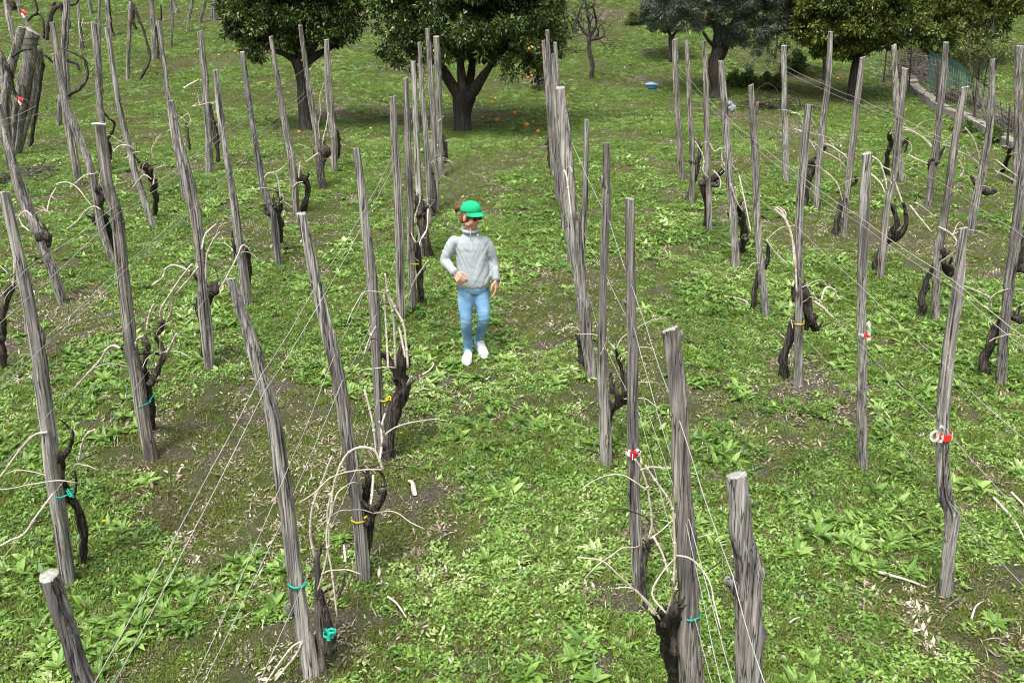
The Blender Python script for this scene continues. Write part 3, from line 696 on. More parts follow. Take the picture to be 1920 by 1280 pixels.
# ------------------------------------------------------------------ grape vines on the posts
# post key: (trunks and arms with pixel widths [first one is the trunk], pale canes, bark)
VINES = {
 'A1': ([[(153, 1060, 15), (158, 1010, 13), (150, 965, 14), (138, 940, 14), (124, 928, 16), (116, 910, 21), (110, 880, 23), (108, 862, 20), (122, 850, 14)], [(120, 852, 12), (131, 838, 8), (136, 815, 6), (128, 800, 4), (115, 788, 3)], [(140, 928, 5), (143, 905, 4), (140, 882, 3)], [(108, 880, 12), (101, 893, 8)]],
        [[(88, 810), (65, 815), (40, 840), (18, 870), (-4, 900)], [(100, 925), (70, 965), (45, 1000), (20, 1012), (-6, 1026)], [(148, 866), (155, 830), (165, 812), (178, 805)]]),
 'A2': ([[(285, 805, 12), (284, 770, 14), (279, 740, 16), (272, 702, 19), (266, 690, 14)], [(281, 722, 13), (297, 690, 11), (306, 668, 9), (300, 645, 8), (292, 630, 7), (303, 615, 10), (305, 602, 7)], [(266, 692, 12), (274, 665, 10), (276, 645, 8), (268, 632, 9)], [(240, 668, 5), (232, 658, 5), (225, 650, 4)], [(262, 662, 5), (285, 661, 5), (300, 664, 4)]],
        [[(268, 630), (257, 637), (252, 660), (243, 666)], [(225, 652), (212, 648), (200, 655), (190, 672), (175, 690), (160, 705), (138, 730)], [(303, 600), (302, 580), (320, 550), (340, 520), (360, 495)], [(313, 603), (322, 580), (323, 550)], [(275, 620), (280, 590), (288, 570)], [(313, 662), (322, 645), (331, 626)]]),
 'A3': ([[(381, 672, 8), (381, 630, 10), (377, 580, 20), (383, 562, 22), (389, 548, 22), (402, 544, 15)], [(375, 530, 10), (366, 518, 7), (354, 508, 4)], [(395, 538, 9), (402, 530, 8), (405, 545, 9), (400, 553, 7)]],
        [[(356, 509), (345, 503), (325, 497), (310, 505), (305, 520), (285, 535)], [(372, 500), (355, 522), (330, 550)], [(378, 468), (385, 440), (405, 420)], [(386, 527), (388, 480), (400, 450), (412, 435)]]),
 'A4': ([[(465, 545, 8), (467, 500, 9), (462, 472, 10), (456, 462, 7), (466, 463, 5)], [(434, 432, 4), (438, 460, 5), (443, 480, 6)]], [[(467, 466), (455, 460), (445, 480), (430, 510), (412, 542)]]),
 'A5': ([[(526, 455, 8), (523, 425, 13), (520, 402, 15), (516, 392, 13)], [(520, 404, 10), (505, 400, 9), (495, 392, 8)], [(522, 395, 9), (527, 375, 9), (520, 358, 6)], [(516, 392, 6), (512, 372, 5)], [(524, 385, 5), (530, 370, 4)]],
        [[(526, 372), (522, 340), (515, 325), (503, 325), (495, 333)], [(515, 325), (530, 315), (537, 307)], [(524, 362), (532, 372), (526, 380)]]),
 'A6': ([[(568, 397, 10), (575, 372, 10), (577, 350, 10), (571, 336, 13), (560, 332, 15), (550, 342, 9)], [(572, 335, 8), (580, 325, 4)]], [[(548, 352), (558, 343), (568, 341)], [(560, 333), (562, 310), (564, 302), (567, 315), (567, 335)], [(548, 350), (540, 335), (534, 325)]]),
 'A7': ([[(607, 356, 15), (602, 330, 14), (601, 302, 17), (609, 285, 16), (604, 268, 10)], [(596, 290, 6), (588, 285, 4)]], [[(600, 262), (597, 235), (601, 212), (600, 180), (607, 158)], [(605, 262), (611, 240), (616, 212)], [(600, 285), (585, 295), (572, 304)]]),
 'A8': ([[(635, 300, 4), (635, 270, 6), (632, 250, 8), (625, 245, 5)]], [[(618, 262), (626, 252)]]),
 'B1': ([[(600, 1258, 28), (603, 1205, 22), (598, 1145, 15), (597, 1100, 10), (594, 1055, 10), (603, 1022, 6)], [(620, 1225, 16), (618, 1190, 18), (612, 1150, 9), (600, 1105, 7)], [(648, 1075, 4), (642, 1098, 5), (634, 1120, 5)], [(640, 1165, 5), (628, 1180, 7), (618, 1195, 9)]],
        [[(718, 880), (703, 846), (680, 838), (655, 847), (637, 875), (625, 915), (620, 960), (612, 1010), (622, 1070), (632, 1155)], [(590, 1045), (582, 1000), (586, 950), (603, 905), (622, 855)], [(628, 905), (614, 960), (617, 1015), (605, 1075), (596, 1105)], [(566, 1202), (548, 1212), (522, 1245), (495, 1285)], [(566, 1204), (556, 1225), (530, 1258), (505, 1290)], [(645, 1022), (648, 1052)]]),
 'B2': ([[(684, 1070, 12), (688, 1025, 16), (692, 985, 17), (700, 962, 14), (716, 938, 9), (722, 920, 7)], [(690, 985, 16), (684, 940, 14), (690, 905, 13), (686, 885, 10), (678, 875, 6)], [(705, 878, 4), (717, 890, 5), (722, 910, 5), (708, 912, 5)], [(700, 905, 5), (712, 925, 6)], [(676, 935, 6), (690, 950, 8)]],
        [[(712, 862), (716, 830), (715, 800), (722, 775)], [(683, 730), (690, 755), (700, 800), (705, 850)], [(700, 890), (698, 920), (695, 945)], [(716, 835), (720, 815), (711, 790)]]),
 'B3': ([[(724, 862, 18), (730, 815, 22), (740, 765, 28), (757, 728, 24), (748, 705, 22), (752, 675, 22), (758, 645, 14)], [(745, 705, 12), (728, 672, 10), (707, 662, 9), (694, 655, 6)], [(762, 690, 12), (767, 672, 7)], [(752, 735, 15), (765, 718, 12)]],
        [[(728, 690), (724, 620), (720, 553)], [(742, 690), (738, 600), (728, 552), (722, 513)], [(765, 690), (758, 615), (742, 580), (727, 550)], [(760, 670), (752, 630), (748, 615)], [(683, 665), (693, 635), (705, 612)], [(764, 720), (772, 705)]]),
 'B5': ([[(788, 570, 12), (788, 530, 12), (785, 490, 14), (780, 455, 10)], [(762, 600, 5), (772, 590, 6), (780, 586, 5)]], [[(766, 470), (765, 430), (764, 408)], [(803, 488), (792, 503), (775, 530), (766, 560)], [(780, 455), (772, 440), (769, 415)]]),
 'B6': ([[(802, 486, 14), (797, 440, 16), (790, 405, 17), (785, 372, 14), (782, 358, 9)], [(792, 388, 6), (810, 388, 5), (815, 398, 5)]], [[(782, 356), (788, 372), (780, 400), (775, 425)], [(803, 392), (800, 430), (790, 448)], [(800, 430), (788, 452), (785, 470)]]),
 'B8': ([[(811, 408, 12), (810, 372, 17), (806, 332, 17), (801, 300, 9), (797, 262, 9)], [(815, 360, 8), (820, 340, 6)]], [[(810, 306), (800, 313), (801, 335), (808, 360)], [(808, 290), (806, 262)]]),
 'B9': ([[(835, 305, 6), (836, 285, 8), (833, 265, 9), (828, 252, 6)]], [[(820, 275), (824, 262), (830, 255)], [(822, 228), (832, 217)]]),
 'C2': ([[(1278, 1345, 40), (1270, 1270, 38), (1260, 1210, 38), (1249, 1178, 34), (1238, 1160, 24), (1228, 1152, 13)], [(1268, 1225, 30), (1271, 1180, 26), (1267, 1148, 19), (1262, 1122, 10)], [(1246, 1172, 18), (1255, 1150, 13), (1250, 1135, 8)]],
        [[(1250, 1150), (1262, 1110), (1260, 1085)], [(1262, 1100), (1265, 1040), (1262, 960), (1250, 930), (1225, 895), (1210, 872)], [(1225, 1005), (1243, 1040), (1253, 1075)]]),
 'C3': ([[(1212, 1142, 10), (1207, 1105, 10), (1206, 1065, 12), (1213, 1030, 11), (1217, 1010, 8)], [(1208, 1050, 8), (1203, 1020, 6)]], [[(1216, 1010), (1222, 980), (1215, 920), (1203, 880), (1190, 860)], [(1213, 1015), (1210, 985), (1208, 960)]]),
 'C4': ([[(1143, 785, 8), (1146, 768, 14), (1158, 758, 15), (1170, 748, 14), (1176, 738, 10)], [(1160, 762, 10), (1155, 738, 10), (1150, 722, 6)], [(1170, 745, 8), (1166, 695, 7), (1158, 672, 6), (1155, 655, 5)], [(1173, 738, 6), (1172, 705, 5), (1172, 688, 4)], [(1147, 738, 8), (1145, 700, 5)]], [[(1127, 665), (1138, 640), (1140, 618)]]),
 'C5': ([[(1110, 704, 12), (1099, 685, 11), (1088, 658, 9), (1087, 640, 8), (1095, 625, 7), (1096, 612, 6)], [(1087, 642, 5), (1079, 627, 4)], [(1093, 668, 4), (1099, 642, 4), (1112, 637, 3), (1124, 650, 3)], [(1090, 680, 4), (1080, 673, 3)]], [[(1070, 340), (1078, 370), (1085, 410)], [(1058, 320), (1063, 335), (1072, 410)]]),
 'C10': ([[(1036, 330, 8), (1032, 300, 9), (1030, 270, 8), (1031, 250, 6)]], []),
 'D3': ([[(1470, 708, 17), (1469, 672, 16), (1478, 642, 14), (1490, 605, 13), (1500, 570, 13), (1508, 555, 12)], [(1506, 545, 14), (1514, 575, 20), (1522, 600, 18), (1530, 618, 13)], [(1515, 590, 12), (1512, 618, 8)], [(1490, 565, 10), (1488, 540, 9)], [(1508, 560, 10), (1508, 530, 7)]],
        [[(1494, 548), (1488, 460), (1472, 412), (1452, 392)], [(1490, 500), (1484, 440), (1468, 400), (1456, 390)], [(1527, 565), (1545, 578), (1562, 596)], [(1540, 562), (1548, 540), (1562, 542), (1569, 555), (1564, 568)]]),
 'D4': ([[(1411, 584, 9), (1414, 550, 10), (1422, 515, 10), (1433, 500, 8), (1440, 482, 6), (1440, 458, 5)]], [[(1437, 450), (1455, 475), (1478, 496)]]),
 'D5': ([[(1387, 475, 10), (1396, 450, 14), (1393, 425, 13), (1390, 400, 12), (1387, 380, 6)], [(1366, 400, 5), (1372, 410, 6)], [(1396, 440, 9), (1398, 452, 9)]], [[(1386, 330), (1397, 380), (1408, 435)], [(1370, 345), (1380, 375), (1392, 395)], [(1378, 350), (1380, 375), (1376, 390)]]),
 'D6': ([[(1322, 428, 10), (1325, 395, 9), (1325, 350, 14), (1338, 336, 13), (1350, 325, 8), (1359, 314, 6)], [(1310, 345, 9), (1322, 342, 13)], [(1335, 345, 10), (1345, 348, 7), (1348, 338, 5)]],
        [[(1303, 265), (1315, 285), (1320, 302), (1318, 320), (1328, 333)], [(1331, 270), (1340, 284), (1352, 278), (1354, 300), (1362, 322), (1365, 352)], [(1338, 320), (1350, 335), (1350, 356)], [(1352, 310), (1364, 330), (1362, 360)]]),
 'D7': ([[(1288, 378, 8), (1294, 355, 8), (1304, 330, 9), (1308, 300, 9), (1313, 278, 6), (1304, 266, 5)], [(1292, 300, 5), (1302, 308, 6)]], []),
 'E1': ([[(1849, 703, 16), (1847, 670, 16), (1855, 640, 15), (1868, 620, 14), (1877, 598, 10)], [(1880, 585, 8), (1895, 590, 11), (1918, 602, 14)], [(1905, 590, 8), (1912, 575, 5)]], [[(1858, 580), (1855, 560), (1840, 550), (1805, 535)]]),
 'E2': ([[(1726, 595, 13), (1730, 558, 13), (1738, 525, 12), (1750, 500, 11)], [(1755, 482, 9), (1768, 492, 12), (1782, 507, 18), (1788, 512, 12)], [(1765, 470, 12), (1770, 480, 10), (1760, 490, 9)], [(1778, 500, 5), (1785, 482, 4)]], [[(1760, 425), (1785, 440), (1795, 460), (1790, 492)], [(1717, 380), (1740, 396), (1758, 416)], [(1706, 385), (1722, 405), (1747, 435)]]),
 'E3': ([[(1645, 512, 14), (1645, 487, 14), (1653, 468, 10), (1664, 450, 13), (1678, 445, 14), (1691, 435, 10), (1698, 420, 8), (1698, 395, 6), (1694, 380, 5)], [(1668, 442, 11), (1681, 420, 10), (1678, 400, 8), (1672, 384, 6)]], [[(1692, 380), (1685, 360), (1678, 340), (1672, 322), (1655, 312)], [(1635, 293), (1650, 305), (1660, 335), (1663, 355)], [(1632, 325), (1650, 342), (1660, 362)]]),
 'E4': ([[(1566, 440, 11), (1570, 410, 10), (1577, 385, 9), (1583, 368, 8)], [(1592, 352, 6), (1599, 345, 7), (1606, 340, 5), (1603, 330, 4)]], [[(1545, 320), (1560, 332), (1572, 350), (1580, 376)], [(1545, 285), (1565, 295), (1578, 305), (1590, 320)]]),
 'E5': ([[(1510, 388, 9), (1514, 345, 12), (1522, 315, 14), (1520, 302, 9), (1535, 291, 6), (1545, 282, 5), (1546, 275, 4)]], [[(1484, 212), (1500, 216), (1508, 242)], [(1520, 220), (1530, 242), (1530, 262)], [(1490, 242), (1510, 252), (1530, 282)], [(1545, 270), (1570, 282), (1578, 322)], [(1548, 268), (1580, 288), (1592, 302)]]),
 'F1': ([[(1826, 355, 6), (1835, 352, 9), (1850, 360, 15), (1864, 357, 8)], [(1820, 330, 4), (1833, 352, 6)]], [[(1810, 240), (1826, 262), (1836, 292), (1846, 312)], [(1795, 283), (1820, 295), (1836, 312), (1830, 345)], [(1800, 332), (1806, 320), (1798, 300)]]),
 'F2': ([[(1740, 305, 9), (1750, 306, 15), (1758, 300, 8), (1765, 286, 5), (1770, 277, 4)], [(1744, 320, 8), (1748, 300, 9)]], [[(1703, 290), (1716, 297), (1740, 307)], [(1693, 238), (1722, 252), (1742, 270), (1746, 276)], [(1767, 272), (1780, 274), (1795, 280)]]),
 'F3': ([[(1878, 325, 7), (1885, 308, 7), (1892, 290, 8), (1894, 278, 5)]], [[(1866, 320), (1890, 332), (1912, 345)], [(1868, 300), (1890, 318), (1915, 335)]]),
 'F4': ([[(1662, 328, 9), (1664, 290, 9), (1671, 270, 8), (1668, 252, 6), (1676, 244, 5)], [(1684, 280, 6), (1692, 270, 7), (1702, 262, 5), (1697, 286, 3)]], [[(1693, 243), (1710, 247), (1738, 262), (1748, 275)], [(1715, 298), (1738, 306)]]),
 'Z1': ([[(62, 406, 6), (75, 422, 13), (86, 442, 19), (88, 458, 16), (84, 465, 10)], [(72, 420, 6), (62, 405, 5), (50, 397, 4)], [(90, 445, 8), (82, 425, 6)]], [[(28, 425), (34, 408), (48, 396), (60, 405)], [(35, 408), (42, 422), (55, 433)]]),
 'Z2': ([[(216, 484, 7), (208, 445, 9), (198, 415, 12), (188, 412, 20), (176, 408, 14)], [(180, 352, 13), (190, 366, 17), (184, 382, 13), (186, 402, 15)], [(192, 402, 8), (203, 408, 9)]], [[(140, 345), (158, 330), (180, 325)], [(105, 345), (125, 342), (145, 352), (163, 375), (172, 386)], [(88, 398), (94, 372), (105, 352)], [(125, 430), (145, 415), (160, 396), (176, 387), (188, 392)], [(188, 320), (186, 347)]]),
 'Z3': ([[(289, 408, 8), (292, 378, 10), (288, 345, 10), (279, 322, 12), (268, 310, 8)], [(284, 325, 6), (282, 316, 9)], [(262, 305, 5), (250, 290, 3), (246, 282, 3)], [(276, 312, 5), (275, 302, 4)]], [[(212, 285), (225, 273), (240, 273), (250, 278)], [(234, 298), (250, 287), (262, 285)], [(288, 298), (285, 280), (292, 265), (300, 255)], [(248, 353), (262, 335), (272, 328), (284, 336)], [(287, 345), (290, 330)]]),
 'Z4': ([[(356, 280, 5), (353, 258, 4), (351, 238, 4), (348, 230, 3)]], [[(335, 240), (337, 225), (352, 213)], [(312, 248), (322, 241)]]),
 'Z6': ([[(409, 303, 7), (408, 282, 8), (403, 252, 10), (398, 226, 8), (395, 196, 4)]], [[(360, 200), (375, 197), (395, 192)]]),
 'Y1': ([[(207, 305, 8), (204, 275, 8), (201, 262, 6), (206, 255, 5), (213, 243, 4), (214, 230, 3), (205, 223, 3), (192, 208, 3)]], []),
 'Y7': ([[(261, 152, 5), (268, 140, 5), (280, 115, 4), (279, 95, 4), (270, 60, 4), (256, 25, 5), (244, -2, 4)], [(248, 12, 5), (250, 40, 6), (256, 55, 4)]], []),
 'Y8': ([[(296, 112, 4), (297, 85, 4), (292, 50, 3)], [(302, 12, 3), (302, 38, 3), (296, 34, 2)]], []),
 'Y14': ([[(152, 103, 3), (157, 97, 3), (150, 40, 3)]], [[(147, 40), (151, 70), (160, 95)], [(156, 36), (152, 55), (155, 75)]]),
 'Y15': ([[(216, 70, 3), (210, 55, 3), (206, 25, 4), (204, -2, 4)]], []),
}
def vine(key, trunks, canes, label, group, seed):
    Yp = POSTY[key]
    g0 = hit(trunks[0][0][0], trunks[0][0][1]); grounded = abs(g0[1] - Yp) < .9
    Yb = g0[1] if grounded else Yp + .03
    base = g0 if grounded else at(trunks[0][0][0], trunks[0][0][1], Yb)
    root = empty("grape_vine", base)
    tag(root, label, "vine", group)
    rs = random.Random(seed)
    for ti, tr in enumerate(trunks):
        n = len(tr); P, Rr = [], []
        for i, (x, y, w) in enumerate(tr):
            t = i / (n - 1)
            Y = (Yb * (1 - t) + (Yp + .02) * t) if ti == 0 else Yp + .02 + rs.uniform(-.05, .05)
            p = at(x, y, Y); P.append(p); Rr.append(pxm(w, p) / 2)
        if ti == 0 and grounded:
            P.insert(0, P[0] + np.array([0, 0, -.10])); Rr.insert(0, Rr[0] * 1.25)
        Q = spline(np.column_stack([P, Rr]), 6)
        mb = MB(); v, f = tube(Q[:, :3], np.clip(Q[:, 3], .003, 1), 10, .34 if ti == 0 else .28, seed * 7 + ti); mb.add(v, f)
        # burls, cut spurs
        for k in range(3 if ti == 0 else 1):
            q = Q[rs.randrange(len(Q))]
            v, f = lump(q[:3] + np.array([rs.uniform(-.6, .6), rs.uniform(-.8, .2), rs.uniform(-.4, .4)]) * q[3], q[3] * rs.uniform(.7, 1.15), seed + k, .3); mb.add(v, f)
        for k in range(4 if ti == 0 else 2):
            q = Q[rs.randrange(len(Q) // 2, len(Q))]; d = np.array([rs.uniform(-1, 1), rs.uniform(-1, .3), rs.uniform(-.2, 1)]); d /= np.linalg.norm(d)
            l = min(.09, q[3] * 2.4 + .015); v, f = tube([q[:3], q[:3] + d * l * .6, q[:3] + d * l + np.array([0, 0, .01])], [q[3] * .4, q[3] * .3, q[3] * .2], 6, .2, seed + k); mb.add(v, f)
        mb.V = [a - base for a in mb.V]
        mb.build("trunk" if ti == 0 else "arm", M['stub'] if key in ('B1',) and ti == 0 else M['bark'], root)
    for ci, c in enumerate(canes):
        off = rs.uniform(-.10, -.03); dr = rs.uniform(-.22, .18)
        P = [at(x, y, Yp + off + dr * i / (len(c) - 1)) for i, (x, y) in enumerate(c)]
        Q = spline(P, 7)
        r0 = pxm(4.6 if Yp < 8 else 3.6, P[0]) / 2
        r0 = min(max(r0, .0048), .0088)
        v, f = tube(Q, np.linspace(r0, r0 * .72, len(Q)), 7, .12, seed + ci * 3)
        mb = MB(); mb.add(v - base, f)
        for i in range(3, len(Q) - 2, 6):       # buds at the nodes
            v, f = lump(Q[i] - base, r0 * 1.45, i, .2, nu=6, nv=4); mb.add(v, f)
        mb.build("cane", M['cane'], root)
    if key[0] != 'Y' and canes:
        heads = [at(x, y, Yp - .03) for c in canes for x, y in c[:-1]] + [at(x, y, Yp) for tr in trunks for x, y, w in tr[len(tr) // 2:]]
        for k in range(rs.randint(3, 6)):
            h = heads[rs.randrange(len(heads))]; a = rs.uniform(-1, 1); d = np.array([rs.choice((-1, 1)) * rs.uniform(.2, 1), rs.uniform(-.9, .5), rs.uniform(.15, .9)]); d /= np.linalg.norm(d)
            l = rs.uniform(.15, .5); P = [h]
            for j in range(5):
                P.append(P[-1] + d * l / 5); d = d + np.array([rs.gauss(0, .28), rs.gauss(0, .2), -.22 + rs.gauss(0, .15)]); d /= np.linalg.norm(d)
            Q = spline(P, 4); v, f = tube(Q, np.linspace(.0042, .0022, len(Q)), 6, .12, seed + k)
            mb = MB(); mb.add(v - base, f); mb.build("cane", M['cane'] if rs.random() < .7 else M['canedark'], root)
    return root
for i, (k, (tr, cn)) in enumerate(VINES.items()):
    if k[0] == 'Y':
        lab = {'Y1': "dark thin vine at the foot of the double stemmed grey post", 'Y7': "long dark vine trailing from the pale thin post, upper left", 'Y8': "thin dark vine beside the grey post left of two far posts", 'Y14': "small vine with two pale canes on the dark far post", 'Y15': "dark shoot hanging from the short far post, top left"}[k]
        vine(k, tr, cn, lab, "vines on the upper slope", 500 + i)
    else:
        n = int(k[1:]) - 1
        vine(k, tr, cn, "dark gnarled vine on the %s post of the %s" % (ORD[n], ROWNAME[k[0]]), "pruned grape vines tied to the posts", 500 + i)

# loose vines that stand away from a listed post
def loose_vine(trunks, canes, label, seed, Y=None):
    g0 = hit(trunks[0][0][0], trunks[0][0][1])
    POSTY['tmp'] = g0[1] if Y is None else Y
    return vine('tmp', trunks, canes, label, "single vines beside the rows", seed)
loose_vine([[(6, 692, 15), (2, 640, 14), (5, 592, 12), (15, 552, 14), (23, 532, 9)]], [[(24, 537), (27, 507), (25, 488)], [(20, 522), (10, 498)]], "thick dark vine at the left edge beside the tallest left post", 901)
loose_vine([[(1912, 512, 18), (1914, 470, 18), (1918, 435, 16)]], [], "dark vine trunk at the right edge behind the leaning edge post", 902)
loose_vine([[(57, 278, 8), (64, 225, 7), (74, 165, 7), (79, 118, 6), (76, 90, 4)], [(76, 100, 4), (90, 108, 4), (103, 120, 3)], [(78, 120, 4), (70, 95, 4), (62, 88, 3)]], [[(42, 300), (50, 285), (62, 272), (68, 262)]], "dark upright vine just right of the very thick leaning pole", 903)
loose_vine([[(63, 205, 5), (50, 190, 6), (30, 178, 6), (18, 140, 6), (8, 115, 5)], [(2, 95, 4), (14, 122, 4), (26, 146, 4)], [(22, 108, 4), (40, 95, 4), (60, 92, 3)]], [], "dark twisting vine across the thick leaning pole with red tag", 904, Yp - .35)
loose_vine([[(88, 75, 6), (90, 50, 7), (97, 25, 8), (108, 12, 8), (122, 9, 6), (140, 8, 4), (148, -2, 4)], [(52, 40, 4), (62, 29, 4), (74, 28, 4), (81, 40, 4), (82, 72, 4)], [(113, 12, 6), (122, 30, 5), (131, 45, 4), (124, 60, 3)], [(65, -2, 4), (70, 20, 4), (60, 32, 3)], [(104, 5, 4), (98, 12, 5)]], [], "arching dark vine over the upright dark post, top left", 905, hit(90, 150)[1])
loose_vine([[(130, 178, 6), (150, 166, 6), (163, 145, 5), (160, 115, 5), (147, 104, 4), (115, 90, 3)], [(130, 115, 6), (144, 120, 6), (149, 132, 4)]], [], "dark vine bent into a hoop beside the upright dark post", 906, hit(130, 245)[1])

# ------------------------------------------------------------------ trellis wires along the rows
def wire(pts, label, r=0.0024, mat='wire', group="trellis wires along the rows"):
    """pts: (x, y, key or depth or None); None is filled in so that the wire runs straight in space"""
    P = [list(p) if len(p) == 3 else [p[0], p[1], None] for p in pts]
    kk = [i for i, p in enumerate(P) if isinstance(p[2], str)]
    P = ([P[0]] if kk[0] > 0 else []) + P[kk[0]:kk[-1] + 1] + ([P[-1]] if kk[-1] < len(P) - 1 else [])
    P = [p for i, p in enumerate(P) if p[2] is not None or i in (0, len(P) - 1)]
    xy = np.array([(p[0], p[1]) for p in P], float)
    L = np.concatenate([[0], np.cumsum(np.linalg.norm(np.diff(xy, axis=0), axis=1))])
    known = []
    for i, p in enumerate(P):
        if p[2] is not None:
            Y = POSTY[p[2]] - .07 if isinstance(p[2], str) else p[2]
            known.append((L[i], 1.0 / Y))
    k = np.array(known); out = []
    for i in range(len(P)):
        l = L[i]
        if l < k[0, 0] and len(k) > 1: iv = k[0, 1] + (l - k[0, 0]) * (k[1, 1] - k[0, 1]) / (k[1, 0] - k[0, 0])
        elif l > k[-1, 0] and len(k) > 1: iv = k[-1, 1] + (l - k[-1, 0]) * (k[-1, 1] - k[-2, 1]) / (k[-1, 0] - k[-2, 0])
        else: iv = np.interp(l, k[:, 0], k[:, 1])
        iv = min(max(iv, 1 / 40.0), 1 / 1.3)
        out.append(at(xy[i, 0], xy[i, 1], 1 / iv))
    Q = []
    rs = random.Random(int(xy[0, 0] * 7 + xy[0, 1]))
    for a, b in zip(out[:-1], out[1:]):
        for t in np.linspace(0, 1, 7)[:-1]: Q.append(a * (1 - t) + b * t + np.array([0, 0, -.012 * math.sin(math.pi * t)]) + np.array([rs.gauss(0, .0012), 0, rs.gauss(0, .0012)]))
    Q.append(out[-1]); Q = np.array(Q)
    v, f = tube(Q, r * .68, 5, 0, 0)
    mb = MB(); mb.add(v, f)
    o = mb.build("trellis_wire", M[mat], None, Q[len(Q) // 2]); tag(o, label, "wire", group); return o
wire([(-40, 590, None), (0, 561, None), (48, 505, 'A1'), (100, 470), (215, 387, 'A2'), (337, 312, 'A3'), (420, 240, 'A4'), (472, 200, 'A5'), (526, 160, 'A6'), (573, 128, 'A7'), (614, 98, 'A8')], "upper wire of the second row left of the walker")
wire([(-40, 640), (20, 555), (72, 505, None), (175, 430), (222, 400, 'A2'), (345, 318, 'A3'), (421, 252, 'A4'), (476, 210, 'A5')], "wire close below the upper one, second row left of walker")
wire([(-40, 762), (0, 730), (75, 655, 'A1'), (150, 585), (234, 508, 'A2'), (368, 385, 'A3'), (434, 330, 'A4'), (480, 264, 'A5'), (534, 216, 'A6'), (576, 178, 'A7'), (619, 145, 'A8')], "middle wire of the second row left of the walker")
wire([(-40, 742), (0, 712), (70, 645, None), (125, 592), (228, 500, 'A2'), (363, 375, None), (430, 322, 'A4'), (478, 256, 'A5'), (572, 172, 'A7')], "second middle wire, second row left of the walker")
wire([(-30, 1085), (30, 1000), (112, 910, 'A1'), (175, 840), (225, 765), (262, 715, 'A2'), (330, 625), (384, 562, 'A3'), (430, 505), (470, 452, 'A4')], "low wire of the second row left of the walker")
wire([(-30, 905), (40, 822), (92, 775, 'A1'), (175, 675), (248, 600, 'A2'), (372, 470, 'A3')], "slack low wire behind the front post, second row left", .002)
wire([(150, 1400), (215, 1280), (300, 1110), (385, 960), (463, 790), (497, 732, 'B1'), (605, 558, 'B2'), (688, 405, 'B3'), (740, 306, 'B4'), (765, 248, 'B5'), (781, 195, 'B6'), (807, 140, 'B8'), (821, 98, 'B9')], "upper wire of the first row left of the walker", .003)
wire([(110, 1400), (165, 1290), (295, 1057), (375, 902), (465, 740), (492, 700, 'B1'), (587, 545, 'B2'), (684, 392, 'B3'), (739, 285, 'B4')], "second upper wire, first row left of the walker", .0026)
wire([(330, 1380), (375, 1290), (440, 1185), (472, 1110), (515, 1005, 'B1'), (535, 935), (592, 825), (640, 718, 'B2'), (705, 590, 'B3'), (747, 465, 'B4'), (770, 400, 'B5')], "middle wire of the first row left of the walker", .0028)
wire([(340, 1330), (380, 1240), (440, 1095), (490, 985), (535, 890, 'B1'), (562, 815), (597, 727), (625, 670, 'B2'), (690, 530, 'B3')], "second middle wire, first row left of the walker", .0024)
wire([(440, 1370), (485, 1290), (532, 1205), (566, 1100, 'B1'), (610, 1000), (668, 880, 'B2'), (709, 745, 'B3'), (752, 600, 'B4')], "low wire of the first row left of the walker", .0024)
wire([(1450, 1330), (1420, 1220), (1374, 1080, 'C1'), (1319, 920), (1290, 832), (1278, 800, 'C2'), (1222, 660), (1186, 540, 'C3'), (1144, 420, 'C4'), (1105, 340), (1072, 267, 'C5')], "upper wire of the first row right of the walker", .003)
wire([(1395, 1340), (1374, 1275, 'C1'), (1338, 1130), (1296, 985, 'C2'), (1263, 857), (1226, 732), (1190, 620, 'C3'), (1138, 520, 'C4'), (1092, 430, 'C6')], "middle wire of the first row right of the walker", .003)
wire([(1360, 1360), (1338, 1280, 2.45), (1306, 1170, 'C2'), (1285, 1080), (1256, 920), (1238, 890), (1199, 775, 'C3'), (1153, 700), (1130, 640, 'C4'), (1100, 540, 'C6')], "low wire of the first row right of the walker", .0026)
wire([(1372, 1370), (1345, 1270, 2.4), (1316, 1100), (1290, 990, 'C2'), (1240, 850), (1205, 740, 'C3')], "double low wire, first row right of the walker", .0024)
wire([(1960, 660), (1920, 630), (1858, 582), (1790, 527, 'D1'), (1747, 500), (1613, 407, 'D2'), (1505, 332, 'D3'), (1413, 262, 'D4'), (1360, 215, 'D5'), (1324, 182, 'D6'), (1294, 150, 'D7'), (1269, 120, 'D8')], "upper wire of the second row right of the walker", .0032)
wire([(1960, 682), (1920, 648), (1795, 543, 'D1'), (1614, 420, 'D2'), (1505, 344, 'D3'), (1414, 275, 'D4'), (1361, 228, 'D5'), (1325, 195, 'D6'), (1269, 138, 'D8')], "second upper wire, second row right of the walker", .0026)
wire([(1930, 830), (1778, 690, 'D1'), (1697, 612), (1614, 536, 'D2'), (1498, 428, 'D3'), (1421, 370, 'D4'), (1366, 300, 'D5')], "middle wire of the second row right of the walker", .0026)
wire([(1940, 985), (1829, 863), (1770, 800, 'D1'), (1668, 710), (1617, 650, 'D2'), (1498, 520, 'D3')], "low middle wire, second row right of the walker", .0024)
wire([(1960, 1140), (1861, 1035), (1788, 950, 'D1'), (1704, 853), (1640, 770), (1616, 735, 'D2'), (1500, 625, 'D3')], "low wire of the second row right of the walker", .0024)
wire([(1960, 352), (1911, 329, 'F3'), (1850, 300), (1797, 272, 'E2'), (1686, 218, 'E3'), (1610, 184, 'E4'), (1550, 160, 'E5'), (1471, 123, 'E6')], "upper wire of the third row right of the walker", .0034)
wire([(1960, 362), (1911, 340, 'F3'), (1850, 310), (1795, 280, 'E2'), (1684, 228, 'E3'), (1609, 194, 'E4'), (1549, 170, 'E5'), (1471, 132, 'E6')], "second upper wire, third row right of the walker", .003)
